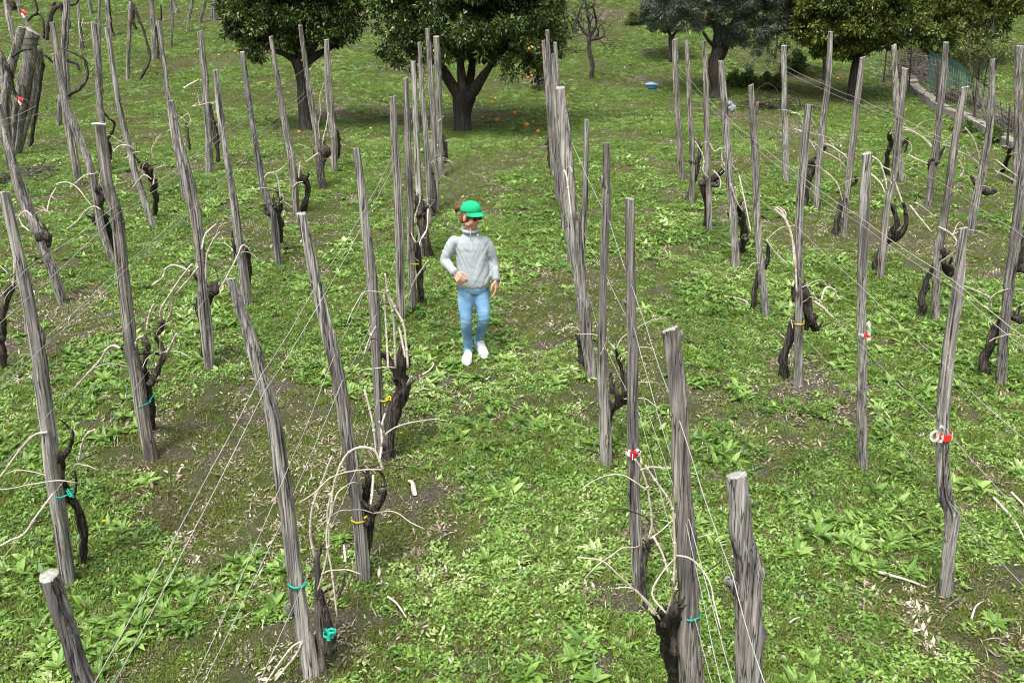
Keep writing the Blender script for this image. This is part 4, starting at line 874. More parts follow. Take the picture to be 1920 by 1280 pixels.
wire([(1960, 830), (1920, 800), (1882, 745, 'E1'), (1797, 690), (1757, 640, 'E2')], "low wire of the third row right of the walker", .0024)
wire([(1960, 470), (1902, 430, 'E1'), (1770, 345, 'E2'), (1672, 290, 'E3')], "middle wire of the third row right of the walker", .0024)
wire([(-30, 250), (6, 236, 'Z1'), (60, 215), (128, 190, 'Z2'), (222, 150, 'Z3')], "upper wire of the third row left of the walker", .003)
wire([(-30, 232), (12, 222, 'Z1'), (68, 198)], "short wire tied to the leaning post at the left edge", .003)

# ------------------------------------------------------------------ ties and tapes on the posts
def band(c, r, h, tilt, mat, mb, m=0, th=.0035, ax=None):
    """a flat plastic strip wound once round the post"""
    n = 20; ang = np.linspace(0, 2 * math.pi, n, endpoint=False); V, F = [], []
    for rr, zz in ((r, -h / 2), (r + th, -h / 2), (r + th, h / 2), (r, h / 2)):
        for a in ang: V.append(c + np.array([rr * math.cos(a), rr * math.sin(a), zz + tilt * r * math.cos(a) + .0025 * math.sin(5 * a)]))
    for q in range(4):
        for j in range(n): F.append((q * n + j, q * n + (j + 1) % n, ((q + 1) % 4) * n + (j + 1) % n, ((q + 1) % 4) * n + j)[::-1])
    mb.add(np.array(V), F, m)
def strip(P, w, mb, m=0, th=.002):
    """flat ribbon through the points"""
    Q = spline(P, 5); T, U, W = frames(Q); V, F = [], []
    side = np.array([0, 0, 1.0])
    for i in range(len(Q)):
        s = side - T[i] * side.dot(T[i]); s /= np.linalg.norm(s) + 1e-9; nrm = np.cross(T[i], s)
        V += [Q[i] + s * w / 2 + nrm * th, Q[i] - s * w / 2 + nrm * th, Q[i] - s * w / 2 - nrm * th, Q[i] + s * w / 2 - nrm * th]
    for i in range(len(Q) - 1):
        for j in range(4): F.append((i * 4 + j, i * 4 + (j + 1) % 4, i * 4 + 4 + (j + 1) % 4, i * 4 + 4 + j))
    F += [(0, 1, 2, 3), tuple((len(Q) - 1) * 4 + j for j in (3, 2, 1, 0))]
    mb.add(np.array(V), F, m)
def tie(key, x, y, wpx, h, mat, label, tilt=.15, tail=None, cat="tie", nm="plastic_tie", group="plastic ties on the vine posts"):
    c = at(x, y, POSTY[key]); mb = MB(); r = pxm(wpx, c) / 2 + .003
    band(c, r - .002, h * .75, tilt, mat, mb, 0, .0025)
    for t in (tail or []):
        strip([at(px, py, POSTY[key] - r - .01 - .01 * i) for i, (px, py) in enumerate(t)], h * .8, mb)
    o = mb.build(nm, M[mat], None, c); tag(o, label, cat, group)
tie('B1', 557, 1093, 31, .022, 'teal', "wide teal tie round the front post left of the walker", -.12, [[(572, 1095), (574, 1090)]])
tie('B2', 672, 973, 26, .014, 'yellow', "yellow tie low on the cracked post left of the walker", -.1, [[(683, 971), (688, 967)]])
tie('B3', 722, 748, 22, .014, 'yellow', "yellow tie between dark brown post and massive vine trunk", .1, [[(724, 748), (731, 743), (733, 750)]])
tie('B4', 752, 600, 17, .013, 'yellow', "yellow tie at the foot of fourth post left of walker", -.15, [[(755, 602), (760, 600)]])
tie('B5', 777, 494, 15, .014, 'yellow', "yellow tie on the notched post left of the walker", -.1)
tie('B8', 803, 248, 13, .016, 'yellow', "yellow tie on the far clustered posts left of the walker", .1)
tie('A2', 270, 757, 25, .009, 'teal', "thin teal string round the smooth grey post at left", .35, [[(280, 752), (287, 742), (290, 738)]])
tie('C2', 1292, 1150, 40, .012, 'teal', "thin teal tie on the thick brown post at front right", .05)
tie('D3', 1498, 606, 17, .016, 'yellow', "yellow tie on third post of second row right of walker", .05)
tie('A1', 122, 925, 30, .012, 'teal', "green scrap and tie on the vine of the front left post", .2, [[(126, 915), (132, 925), (138, 932)], [(124, 918), (131, 930), (137, 928)]])
mb = MB(); c = hit(618, 1190); c = at(618, 1187, POSTY['B1'] - .1)
band(c, .03, .018, .2, 'teal', mb); strip([at(608, 1178, c[1] - .04), at(616, 1186, c[1] - .04), at(622, 1196, c[1] - .04)], .02, mb); strip([at(628, 1186, c[1] - .05), at(618, 1188, c[1] - .05), at(616, 1200, c[1] - .05)], .018, mb)
tag(mb.build("plastic_tie", M['teal'], None, c), "knotted teal tie on a low vine stump, lower left centre", "tie", "plastic ties on the vine posts")

def tape(key, x, y, wpx, h, loops, label):
    """red and white barrier tape knotted round a post: band plus loops, chopped into red and white lengths"""
    c = at(x, y, POSTY[key]); r = pxm(wpx, c) / 2 + .004; root = MB()
    n = 24
    V, F = [], []
    ang = np.linspace(0, 2 * math.pi, n, endpoint=False)
    for rr, zz in ((r, -h / 2), (r + .003, -h / 2), (r + .003, h / 2), (r, h / 2)):
        for a in ang: V.append(c + np.array([rr * math.cos(a), rr * math.sin(a), zz + .003 * math.sin(4 * a)]))
    for j in range(n):
        fs = [(q * n + j, q * n + (j + 1) % n, ((q + 1) % 4) * n + (j + 1) % n, ((q + 1) % 4) * n + j)[::-1] for q in range(4)]
        root.F += [tuple(i + root.n for i in f) for f in fs]; root.M += [(j // 4) % 2] * 4
    root.V.append(np.array(V)); root.n += len(V)
    for lp, wd, cuts in loops:
        P = spline([at(px, py, POSTY[key] - r - d) for px, py, d in lp], 6)
        k = 0; step = max(2, len(P) // cuts)
        for s in range(0, len(P) - 1, step):
            seg = P[s:s + step + 1]
            if len(seg) > 1:
                mb2 = MB(); strip(seg, wd, mb2, 0); root.add(mb2.V[0], mb2.F, (k + (0 if cuts > 1 else 1)) % 2); k += 1
    o = root.build("barrier_tape", [M['red'], M['white']], None, c, False); tag(o, label, "tape", "red and white tapes on posts")
tape('D1', 1770, 816, 25, .035, [([(1768, 815, .01), (1755, 808, .03), (1745, 818, .05), (1752, 826, .05), (1766, 818, .02)], .013, 1), ([(1767, 816, .01), (1770, 804, .03), (1764, 799, .05), (1761, 808, .03), (1766, 818, .02)], .013, 1), ([(1766, 812, .02), (1762, 824, .03), (1760, 829, .03)], .03, 2)], "red and white tape bow on the kinked post at right")
tape('D2', 1621, 626, 19, .022, [([(1628, 628, .01), (1631, 612, .02), (1627, 604, .03)], .03, 1), ([(1628, 628, .01), (1630, 638, .02)], .02, 2), ([(1620, 627, .01), (1610, 626, .03)], .012, 1)], "red and white tape with a red tail on the upright post")
tape('C3', 1187, 848, 24, .02, [([(1185, 848, .01), (1178, 845, .02)], .02, 2), ([(1188, 848, .01), (1198, 842, .02)], .016, 2), ([(1186, 850, .01), (1186, 862, .02)], .012, 1)], "red and white tape on the straight post right of the walker")
# small red and white tags among the upper left vines
for (x, y, Y, lab) in ((38, 187, Yp - .5, "red and white tag hanging on the twisting vine, upper left"), (44, 24, hit(44, 60)[1] - .3, "red and white cloth scrap near the white hut, top left")):
    mb = MB(); w = pxm(9, at(x, y, Y)); p = at(x, y, Y)
    strip([p + np.array([-w * .5, 0, w * .4]), p + np.array([0, -.02, 0]), p + np.array([w * .5, 0, -w * .2])], w * .9, mb, 0); strip([p + np.array([-w * .5, -.01, -w * .2]), p + np.array([-w * .1, -.03, -w * .6]), p + np.array([w * .1, -.02, -w])], w * .5, mb, 1)
    tag(mb.build("red_tag", [M['red'], M['white']], None, p), lab, "tag", "red tags upper left")
# white cord on the third post from the left and a grey plastic bag snagged on a post
mb = MB(); p = at(185, 233, POSTY['A2'] - .05); v, f = tube([p + np.array([-.045, 0, .0]), p + np.array([.0, -.012, .003]), p + np.array([.048, 0, -.004])], .0075, 8, .1, 1); mb.add(v, f)
tag(mb.build("white_peg", M['white'], None, p), "short white peg lying across the top of the smooth grey post", "peg")
# ------------------------------------------------------------------ trees
def leaf_cloud(rs, lobes, n, L, W, clumps=140, fill=.72, droop=.3, gap=.18):
    """many small folded leaves gathered in twig-end clumps through the lobes' volume
    lobes: (centre, radii). returns V, F, per-face value"""
    vol = np.array([r[0] * r[1] * r[2] for _, r in lobes]); pr = vol ** .67; pr = pr / pr.sum()
    CC, CR = [], []
    for k in range(clumps):
        c, r = lobes[rs.choice(len(lobes), p=pr)]
        d = rs.normal(size=3); d /= np.linalg.norm(d)
        u = fill + (1.06 - fill) * rs.random() ** .6
        if rs.random() < .15: u *= rs.random()
        CC.append(np.asarray(c) + d * np.asarray(r) * u); CR.append(min(r) * rs.uniform(.14, .30))
    CC, CR = np.array(CC), np.array(CR)
    CV = rs.random(clumps)
    w = CR ** 2 * rs.uniform(.4, 1.3, clumps); w /= w.sum()
    k = rs.choice(clumps, n, p=w)
    d = rs.normal(size=(n, 3)); d /= np.linalg.norm(d, axis=1)[:, None]
    P = CC[k] + d * (CR[k] * rs.random(n) ** .45)[:, None] * np.array([1.15, 1.15, .85])
    # leaf direction: outwards from its clump, hanging a little
    D = d + rs.normal(size=(n, 3)) * .55; D[:, 2] -= droop; D /= np.linalg.norm(D, axis=1)[:, None]
    up = np.tile(np.array([0, 0, 1.0]), (n, 1)) + rs.normal(size=(n, 3)) * .6
    S = np.cross(D, up); S /= np.linalg.norm(S, axis=1)[:, None] + 1e-9
    N = np.cross(S, D)
    l = (L * rs.uniform(.6, 1.25, n))[:, None]; ww = (W * rs.uniform(.7, 1.2, n))[:, None]
    V = np.stack([P, P + D * l * .5 + S * ww * .5 + N * ww * .15, P + D * l - N * ww * .2, P + D * l * .5 - S * ww * .5 + N * ww * .15], 1).reshape(-1, 3)
    i = np.arange(n) * 4
    F = np.stack([i, i + 1, i + 2, i + 3], 1)
    return V, F, np.clip(CV[k] * .45 + rs.random(n) * .55, 0, 1)

def crown(root, base, rs, lobes, n, L, W, mat, **k):
    V, F, A = leaf_cloud(rs, lobes, n, L, W, **k)
    me = np_mesh("crown", V - base, F, False, [mat], None, A)
    return link("crown", me, root)

def lobepx(Y, items):
    """(px, py, radius_x, radius_y in pixels, depth offset in metres) -> ellipsoids standing at depth Y"""
    out = []
    for x, y, rx, ry, dy in items:
        c = at(x, y, Y + dy); out.append((c, (pxm(rx, c), max(pxm(rx, c) * .85, .3), pxm(ry, c))))
    return out

def limbs(root, base, Y, paths, mat, seed, name="trunk"):
    for i, pth in enumerate(paths):
        P = [at(x, y, Y + (p[0] if p else 0)) for x, y, w, *p in pth]; Rr = [pxm(w, p) / 2 for (x, y, w, *_), p in zip(pth, P)]
        if i == 0: P.insert(0, P[0] + np.array([0, 0, -.15])); Rr.insert(0, Rr[0] * 1.2)
        Q = spline(np.column_stack([P, Rr]), 6)
        v, f = tube(Q[:, :3], np.clip(Q[:, 3], .006, 2), 14 if i == 0 else 9, .14, seed + i)
        mb = MB(); mb.add(v - base, f); mb.build("trunk" if i == 0 else "limb", mat, root)

def twigs(root, base, rs, starts, n, length, r0, mat, name="twigs", up=.5):
    mb = MB()
    for k in range(n):
        s = np.asarray(starts[rs.randint(len(starts))]); d = rs.normal(size=3); d[2] += up; d /= np.linalg.norm(d)
        l = length * rs.uniform(.5, 1.3); m1 = s + d * l * .5 + rs.normal(size=3) * l * .08; e = s + d * l + rs.normal(size=3) * l * .15 + np.array([0, 0, l * .1])
        v, f = tube(spline([s, m1, e], 3), np.linspace(r0, r0 * .35, 7), 5, .1, k); mb.add(v - base, f)
        for j in range(2):
            q = m1 + (e - m1) * rs.random(); d2 = d + rs.normal(size=3) * .7; d2 /= np.linalg.norm(d2)
            v, f = tube([q, q + d2 * l * .25, q + d2 * l * .45 + np.array([0, 0, l * .06])], [r0 * .5, r0 * .4, r0 * .2], 4, .1, j); mb.add(v - base, f)
    return mb.build(name, mat, root)

M['citrus'] = leaf_mat("citrus leaves", [(0.0, (0.014, 0.026, 0.007)), (0.4, (0.036, 0.062, 0.013)), (0.68, (0.075, 0.115, 0.024)), (0.88, (0.15, 0.185, 0.042)), (1.0, (0.27, 0.29, 0.10))], .12, .36, .45, False)
M['citruslight'] = leaf_mat("light citrus leaves", [(0.0, (0.020, 0.036, 0.008)), (0.4, (0.055, 0.084, 0.014)), (0.7, (0.15, 0.18, 0.026)), (1.0, (0.33, 0.35, 0.07))], .2, .4, .4, False)
M['olive'] = leaf_mat("olive leaves", [(0.0, (0.045, 0.060, 0.040)), (0.5, (0.085, 0.105, 0.075)), (0.85, (0.16, 0.185, 0.14)), (1.0, (0.28, 0.31, 0.25))], .1, .5, .3, False)
M['shrub'] = leaf_mat("shrub leaves", [(0.0, (0.04, 0.07, 0.015)), (0.5, (0.085, 0.14, 0.03)), (1.0, (0.19, 0.26, 0.06))], .25, .5, .3, False)
M['orange'] = simple("orange peel", (0.80, 0.24, 0.025), .45, .12, 60, .3, .4)
M['lemon'] = simple("lemon peel", (0.75, 0.62, 0.05), .45, .1, 60, .3, .4)

def fruit(root, base, x, y, Y, wpx, mat='orange'):
    p = at(x, y, Y); v, f = lump(p - base, pxm(wpx, p) / 2, int(x), .02, nu=12, nv=8); mb = MB(); mb.add(v, f)
    mb.build("fruit", M[mat], root)

def tree(name, foot_px, label, seed, trunk_paths, lobes, n, L, W, mat, bark='treebark', fruits=(), ntw=0, **k):
    base = hit(*foot_px); Y = base[1]; rs = np.random.RandomState(seed)
    root = empty(name, base); tag(root, label, "tree", "trees behind the vine rows")
    limbs(root, base, Y, trunk_paths, M[bark], seed)
    lb = lobepx(Y, lobes)
    if n: crown(root, base, rs, lb, n, L, W, mat, **k)
    if ntw:
        st = [at(x, y, Y + rs.uniform(-.3, .3)) for pth in trunk_paths[1:] for (x, y, *_) in pth[1:]]
        twigs(root, base, rs, st, ntw, .7, .012, M[bark], "twigs")
    for fx in fruits: fruit(root, base, fx[0], fx[1], Y + fx[2], fx[3], fx[4] if len(fx) > 4 else 'orange')
    return root

tree("citrus_tree", (573, 243), "dark rounded citrus tree above bare soil, left of centre", 41,
     [[(575, 243, 32), (573, 215, 25), (570, 170, 24), (564, 135, 26), (558, 112, 26)], [(558, 115, 18), (540, 105, 12, -.1), (515, 95, 9, -.3), (490, 80, 7, -.4)], [(566, 130, 20), (585, 110, 15), (610, 95, 11, .2), (635, 80, 8, .3)], [(562, 120, 16), (565, 80, 12, .2), (568, 40, 9)], [(572, 112, 12), (592, 85, 10), (605, 60, 8)]],
     [(548, 5, 118, 80, 0), (470, 45, 52, 62, -.2), (455, 15, 42, 60, .1), (625, 25, 62, 58, .1), (575, -60, 105, 75, .1), (505, 60, 50, 42, -.5), (600, 50, 45, 30, -.6), (455, -60, 45, 60, 0), (650, -40, 48, 70, 0), (550, -130, 90, 60, 0)], 52000, .10, .042, M['citrus'],
     fruits=[(441, 97, -.5, 5), (501, 98, -.5, 5), (566, 113, -.4, 5)], clumps=420)
tree("citrus_tree", (868, 247), "largest dark citrus tree straight behind the walker, fallen oranges beneath", 42,
     [[(867, 247, 36), (867, 225, 31), (868, 200, 34), (870, 182, 40), (872, 172, 36)], [(862, 182, 24), (846, 158, 20, -.1), (832, 135, 18, -.2), (815, 118, 13, -.4), (795, 105, 10, -.5)], [(868, 175, 20), (866, 145, 17), (864, 115, 13), (862, 80, 10)], [(878, 172, 19), (882, 145, 17, .2), (886, 110, 13, .3), (890, 60, 9)], [(884, 175, 20), (898, 155, 17), (914, 132, 14, -.1), (935, 105, 11, -.2), (955, 80, 8)], [(800, 106, 8, -.5), (760, 92, 6, -.6), (725, 88, 5, -.5)]],
     [(885, 15, 165, 85, 0), (760, 60, 60, 62, -.3), (745, 25, 48, 62, 0), (790, 100, 62, 40, -.8), (740, 105, 32, 34, -.5), (850, 70, 70, 40, -1.2), (930, 76, 65, 42, -1.0), (985, 98, 58, 52, -.6), (1005, 50, 66, 72, 0), (1010, 115, 32, 38, -.3), (880, -70, 150, 80, 0), (745, -50, 55, 75, .1), (1020, -40, 55, 70, .1), (960, -130, 110, 70, 0)], 82000, .10, .042, M['citrus'],
     fruits=[(992, 92, -1.3, 5), (997, 142, -1.1, 5), (990, 146, -1.1, 5), (760, 39, -.9, 4, 'lemon')], clumps=640)
# bare little tree
base = hit(1107, 148); rs = np.random.RandomState(3); root = empty("bare_tree", base); tag(root, "small leafless tree with black crooked trunk right of large citrus", "tree", "trees behind the vine rows")
Yb = base[1]
bp = [[(1107, 149, 9), (1111, 125, 8), (1106, 100, 8), (1104, 80, 9), (1104, 66, 8)], [(1104, 70, 7), (1095, 58, 6), (1085, 45, 4), (1078, 25, 3)], [(1105, 68, 7), (1115, 55, 5, .1), (1118, 38, 4, .2), (1112, 15, 3)], [(1108, 75, 6), (1122, 72, 5, -.1), (1134, 68, 3, -.2)], [(1104, 66, 6), (1105, 45, 5), (1100, 20, 3), (1098, -5, 2)], [(1118, 70, 5), (1122, 60, 4), (1121, 54, 3)]]
limbs(root, base, Yb, bp, M['bark'], 60)
twigs(root, base, rs, [at(x, y, Yb) for pth in bp[1:5] for (x, y, *_) in pth[1:]], 70, .55, .010, M['canedark'], "twigs", .7)
tree("olive_tree", (1350, 182), "large grey green olive tree with thick bent trunk, blue basin to its left", 43,
     [[(1350, 184, 38), (1349, 165, 29), (1342, 140, 26), (1340, 118, 27), (1349, 95, 27), (1352, 68, 28), (1356, 52, 28)], [(1352, 70, 22), (1345, 50, 18), (1338, 25, 13), (1325, 0, 10)], [(1360, 70, 22), (1374, 50, 17), (1388, 25, 13), (1405, -10, 9)], [(1345, 172, 14), (1338, 180, 11, -.1), (1330, 186, 6, -.2)], [(1345, 90, 10), (1330, 78, 6, -.3), (1318, 60, 5, -.5)]],
     [(1290, 15, 62, 40, 0), (1330, 0, 70, 42, -.3), (1400, 20, 70, 60, 0), (1435, 55, 50, 55, -.2), (1260, 30, 38, 28, 0), (1420, 100, 25, 30, -.3), (1370, -50, 110, 55, 0), (1265, -40, 62, 55, .2), (1470, 0, 40, 60, .2), (1450, -60, 60, 50, 0)], 90000, .085, .022, M['olive'], clumps=460, droop=.5)
tree("olive_tree", (1257, 118), "smaller olive tree half hidden behind the pale sturdy post", 44,
     [[(1257, 118, 9), (1258, 95, 9), (1258, 75, 9), (1258, 66, 8)], [(1258, 70, 6), (1254, 58, 5), (1252, 48, 5)], [(1259, 72, 6), (1268, 60, 5), (1280, 54, 4)]],
     [(1245, 25, 45, 30, 0), (1275, 40, 30, 18, 0), (1225, 15, 28, 24, 0), (1250, -20, 50, 35, 0)], 26000, .09, .024, M['olive'], clumps=120, droop=.4)
tree("citrus_tree", (1602, 190), "light green citrus tree near the fence at upper right", 45,
     [[(1602, 192, 25), (1601, 165, 19), (1603, 135, 18), (1608, 112, 20), (1610, 100, 18)], [(1606, 112, 12), (1592, 98, 9), (1575, 80, 7)], [(1612, 108, 12), (1628, 96, 9), (1648, 80, 7)]],
     [(1600, 30, 105, 68, 0), (1540, 45, 52, 50, -.2), (1525, 10, 48, 55, .2), (1660, 45, 60, 48, -.2), (1690, 20, 50, 55, .1), (1600, 75, 55, 32, -.5), (1610, -55, 100, 60, 0), (1710, -30, 50, 50, 0)], 46000, .11, .046, M['citruslight'], clumps=380)
tree("slim_tree", (1547, 152), "slim dark trunked tree between the olive and the light citrus", 46,
     [[(1547, 153, 9), (1547, 125, 8), (1545, 100, 7), (1543, 80, 6)]], [(1520, 30, 40, 45, 0), (1500, 10, 35, 40, .3), (1510, -30, 45, 50, 0)], 14000, .10, .04, M['citrus'], clumps=110)
tree("leafy_tree", (1745, 128), "yellowish leafy tree behind the green net at upper right", 47,
     [[(1745, 130, 14), (1743, 105, 12), (1742, 80, 11), (1745, 60, 10)], [(1744, 82, 8), (1760, 60, 7), (1785, 40, 5)], [(1743, 80, 8), (1728, 60, 6), (1715, 40, 5)]],
     [(1770, 35, 70, 50, 0), (1830, 25, 60, 42, .1), (1725, 50, 40, 42, -.2), (1790, 75, 35, 35, -.3), (1870, 15, 45, 38, .2), (1790, -30, 90, 50, 0), (1890, -20, 50, 40, .3)], 26000, .12, .05, M['citruslight'], clumps=260, ntw=20)
# hidden tree behind the big citrus and a cut trunk
base = hit(1010, 172); root = empty("young_tree", base); tag(root, "thin grey trunk standing behind the right edge of largest citrus", "tree")
limbs(root, base, base[1], [[(1011, 172, 8), (1009, 158, 6), (1008, 140, 6)], [(1008, 142, 5), (1012, 120, 4), (1018, 100, 3)]], M['treebark'], 71)
crown(root, base, np.random.RandomState(5), lobepx(base[1], [(1012, 95, 30, 30, 0)]), 4000, .1, .04, M['citrus'], clumps=40)
base = hit(1077, 63); root = empty("dark_trunk", base); tag(root, "short dark trunk on the slope left of the small leafless tree", "trunk")
limbs(root, base, base[1], [[(1077, 64, 10), (1077, 50, 8), (1078, 36, 7)], [(1078, 40, 5), (1086, 25, 4), (1092, 8, 3)]], M['bark'], 72)
base = hit(1454, 112); root = empty("thin_stake", base); tag(root, "thin dark leaning stake on the slope right of the olive", "stake")
limbs(root, base, base[1], [[(1453, 112, 4), (1456, 88, 4), (1458, 62, 4)]], M['bark'], 73)

# leafless thicket with many thin stems by the fence
base = hit(1838, 205); root = empty("bare_shrub", base); rs = np.random.RandomState(12); tag(root, "tall bare shrub of thin pale stems beside the green net", "shrub", "shrubs along the fence")
for i, pth in enumerate([[(1832, 212, 5), (1834, 150, 5), (1838, 110, 4), (1845, 75, 3)], [(1842, 212, 4), (1846, 160, 4), (1852, 120, 3), (1862, 85, 2)], [(1828, 200, 4), (1822, 150, 3), (1818, 110, 3), (1812, 80, 2)], [(1850, 205, 4), (1860, 150, 3), (1872, 110, 3), (1882, 90, 2)], [(1838, 205, 4), (1830, 140, 3), (1835, 95, 2)]]):
    P = [at(x, y, base[1] + rs.uniform(-.2, .2)) for x, y, w in pth]; Q = spline(P, 5); v, f = tube(Q, np.linspace(pxm(pth[0][2], base) / 2, .006, len(Q)), 7, .1, i); mb = MB(); mb.add(v - base, f); mb.build("stem", M['stub'], root)
twigs(root, base, rs, [at(x, y, base[1]) for x, y in ((1834, 150), (1838, 110), (1846, 160), (1852, 120), (1822, 150), (1818, 110), (1860, 150), (1872, 110), (1845, 85))], 90, .5, .009, M['stub'], "twigs", .7)
crown(root, base, rs, lobepx(base[1], [(1845, 90, 45, 35, 0), (1815, 95, 25, 25, 0)]), 1100, .09, .035, M['citruslight'], clumps=70)
# low bushes on the slope round the olive
for i, (x, y, rx, ry, lab) in enumerate([(1490, 120, 22, 20, "bright green bush right of the olive tree"), (1445, 155, 30, 16, "low dark bush under the right side of the olive"), (1390, 150, 26, 18, "scrubby bush close behind the olive trunk"), (1200, 35, 30, 12, "green bush far up the slope left of small olive"), (1862, 255, 16, 14, "small green bush in front of the low wall"), (1805, 240, 20, 10, "leafy clump at the foot of the low wall")]):
    b0 = hit(x, y + ry * .8); root = empty("bush", b0); tag(root, lab, "bush", "bushes on the upper slope")
    crown(root, b0, np.random.RandomState(80 + i), lobepx(b0[1], [(x, y, rx, ry, 0), (x - rx * .5, y + ry * .3, rx * .6, ry * .7, -.1)]), 3200, .085, .035, M['shrub'], clumps=60, fill=.3)
    twigs(root, b0, np.random.RandomState(90 + i), [b0 + np.array([0, 0, .05])], 10, pxm(ry, b0) * 1.3, .009, M['bark'], "stems", 1.2)

# ------------------------------------------------------------------ fence, low wall, net and brush at the right
def wall_run(pts, h, t, mat, name, label, cat):
    base = hit(*pts[len(pts) // 2]); mb = MB(); rs = np.random.RandomState(4)
    P = [hit(*p) for p in pts]
    for a, b in zip(P[:-1], P[1:]):
        d = b - a; L = math.hypot(d[0], d[1]); n = max(1, int(L / .45)); nrm = np.array([-d[1], d[0], 0]) / L
        for k in range(n):
            q = a + d * (k + .5) / n; q[2] = gz(q[0], q[1])
            ang = math.atan2(d[1], d[0]) + rs.normal(0, .03); c, s = math.cos(ang), math.sin(ang); sl = -math.atan2(d[2], L)
            Rm = np.array([[c, -s, 0], [s, c, 0], [0, 0, 1]]) @ np.array([[math.cos(sl), 0, math.sin(sl)], [0, 1, 0], [-math.sin(sl), 0, math.cos(sl)]])
            v, f = boxv(q + np.array([0, 0, h / 2 - .08 + rs.normal(0, .012)]) + nrm * rs.normal(0, .012), (L / n * .985, t * rs.uniform(.9, 1.1), h + .12), Rm); v += rs.normal(0, .008, v.shape); mb.add(v, f)
    o = mb.build(name, mat, None, base, False); tag(o, label, cat); return o
M['stone'] = simple("old grey stone", (0.22, 0.205, 0.18), .9, .35, 9, .8)
wall_run([(1697, 145), (1750, 202), (1797, 224), (1850, 252), (1904, 286), (1960, 325)], .20, .22, M['stone'], "low_wall", "low grey stone kerb wall running down along the wire fence", "wall")
M['rust'] = simple("rusty dark steel", (0.055, 0.032, 0.026), .8, .4, 40, .4)
fb = hit(1761, 205); root = empty("wire_fence", fb); tag(root, "wire mesh fence on dark rusty posts above the low wall", "fence")
FP = [(1598, 127, 78), (1657, 155, 86), (1704, 172, 88), (1755, 207, 112), (1826, 236, 150), (1888, 282, 200), (1985, 335, 240)]
tops = []
for i, (x, y, yt) in enumerate(FP):
    a = hit(x, y); tp = at(x + 6, yt, a[1]); tp[2] = min(tp[2], a[2] + 1.35); tops.append((a, tp)); Q = spline([a - np.array([0, 0, .1]), (a + tp) / 2, tp], 3)
    v, f = tube(Q, .022, 8, .05, i); mb = MB(); mb.add(v - fb, f); mb.build("fence_post", M['rust'], root)
for (a0, t0), (a1, t1) in zip(tops[:-1], tops[1:]):
    mb = MB(); L = np.linalg.norm(a1 - a0)
    for k in range(8):
        u = .06 + k / 8 * .92
        v, f = tube(spline([a0 + (t0 - a0) * u, (a0 + a1) / 2 + ((t0 + t1) / 2 - (a0 + a1) / 2) * u + np.array([0, 0, -.02]), a1 + (t1 - a1) * u], 3), .0022, 4); mb.add(v - fb, f)
    for k in range(int(L / .12)):
        u = (k + .5) / int(L / .12); p = a0 + (a1 - a0) * u; q = t0 + (t1 - t0) * u
        v, f = tube([p, (p + q) / 2 + np.array([0, .01, 0]), q], .0016, 4); mb.add(v - fb, f)
    mb.build("mesh_panel", M['wire'], root)
# green shade net thrown over the fence
m, nt, nd, lk, b = new_mat("green shade net")
tc = nd.new("ShaderNodeTexCoord"); n = noise_node(nd, lk, tc.outputs["Object"], 60, 3); r = ramp(nd, [(.35, (0.05, 0.16, 0.13)), (.65, (0.13, 0.30, 0.25))]); lk.new(n.outputs[0], r.inputs[0]); lk.new(r.outputs[0], b.inputs["Base Color"])
tr = nd.new("ShaderNodeBsdfTransparent"); mx = nd.new("ShaderNodeMixShader"); n2 = noise_node(nd, lk, tc.outputs["Object"], 160, 2); rr2 = ramp(nd, [(.44, (0, 0, 0)), (.5, (1, 1, 1))]); lk.new(n2.outputs[0], rr2.inputs[0]); lk.new(rr2.outputs[0], mx.inputs[0])
lk.new(tr.outputs[0], mx.inputs[1]); lk.new(b.outputs[0], mx.inputs[2]); lk.new(mx.outputs[0], nd["Material Output"].inputs[0])
b.inputs["Roughness"].default_value = .8; M['net'] = m
a = hit(1742, 196); a2 = hit(1826, 232); mb = MB(); V, F = [], []; nu_, nv_ = 26, 12
for i in range(nu_):
    for j in range(nv_):
        u, w = i / (nu_ - 1), j / (nv_ - 1)
        p = at(1742 + 84 * u, (92 + 58 * u ** 1.5 + 6 * math.sin(u * 7)) * (1 - w) + (165 + 4 * math.sin(u * 9)) * w, a[1] * (1 - u) + a2[1] * u + .10 + .12 * math.sin(u * 15) * w + .10 * w)
        V.append(p)
for i in range(nu_ - 1):
    for j in range(nv_ - 1): F.append((i * nv_ + j, (i + 1) * nv_ + j, (i + 1) * nv_ + j + 1, i * nv_ + j + 1))
V = np.array(V); k = len(V); V2 = V + np.array([0, .006, 0]); mb.add(np.vstack([V, V2]), F + [tuple(q + k for q in f[::-1]) for f in F])
tag(mb.build("shade_net", M['net'], None, a), "crumpled green shade net draped over the fence, upper right", "net")
# brush heaps
def brush(px, py, w, h, n, label, mat, seed, l=.55):
    b0 = hit(px, py); rs = np.random.RandomState(seed); mb = MB()
    for i in range(n):
        u = rs.normal(0, .42); c = b0 + np.array([u * pxm(w, b0), rs.normal(0, .3), 0]); c[2] = gz(c[0], c[1]) + abs(rs.normal(0, .45)) * pxm(h, b0) * math.exp(-u * u)
        d = rs.normal(size=3); d[2] *= .35; d /= np.linalg.norm(d); k = l * rs.uniform(.5, 1.4)
        v, f = tube(spline([c - d * k / 2, c + rs.normal(0, .04, 3), c + d * k / 2 + np.array([0, 0, rs.normal(0, .05)])], 3), np.linspace(.011, .004, 7), 5, .1, i); mb.add(v, f)
    o = mb.build("brush_pile", mat, None, b0); tag(o, label, "brush pile", "heaps of cut branches"); return o
brush(1712, 150, 55, 40, 260, "grey heap of cut branches behind the fence under the trees", M['stub'], 21, .8)
brush(1775, 190, 45, 25, 150, "grey brush lying below the green net", M['stub'], 22, .7)
brush(1885, 245, 42, 35, 220, "dry brush heap at the right edge behind the low wall", M['stub'], 23, .7)
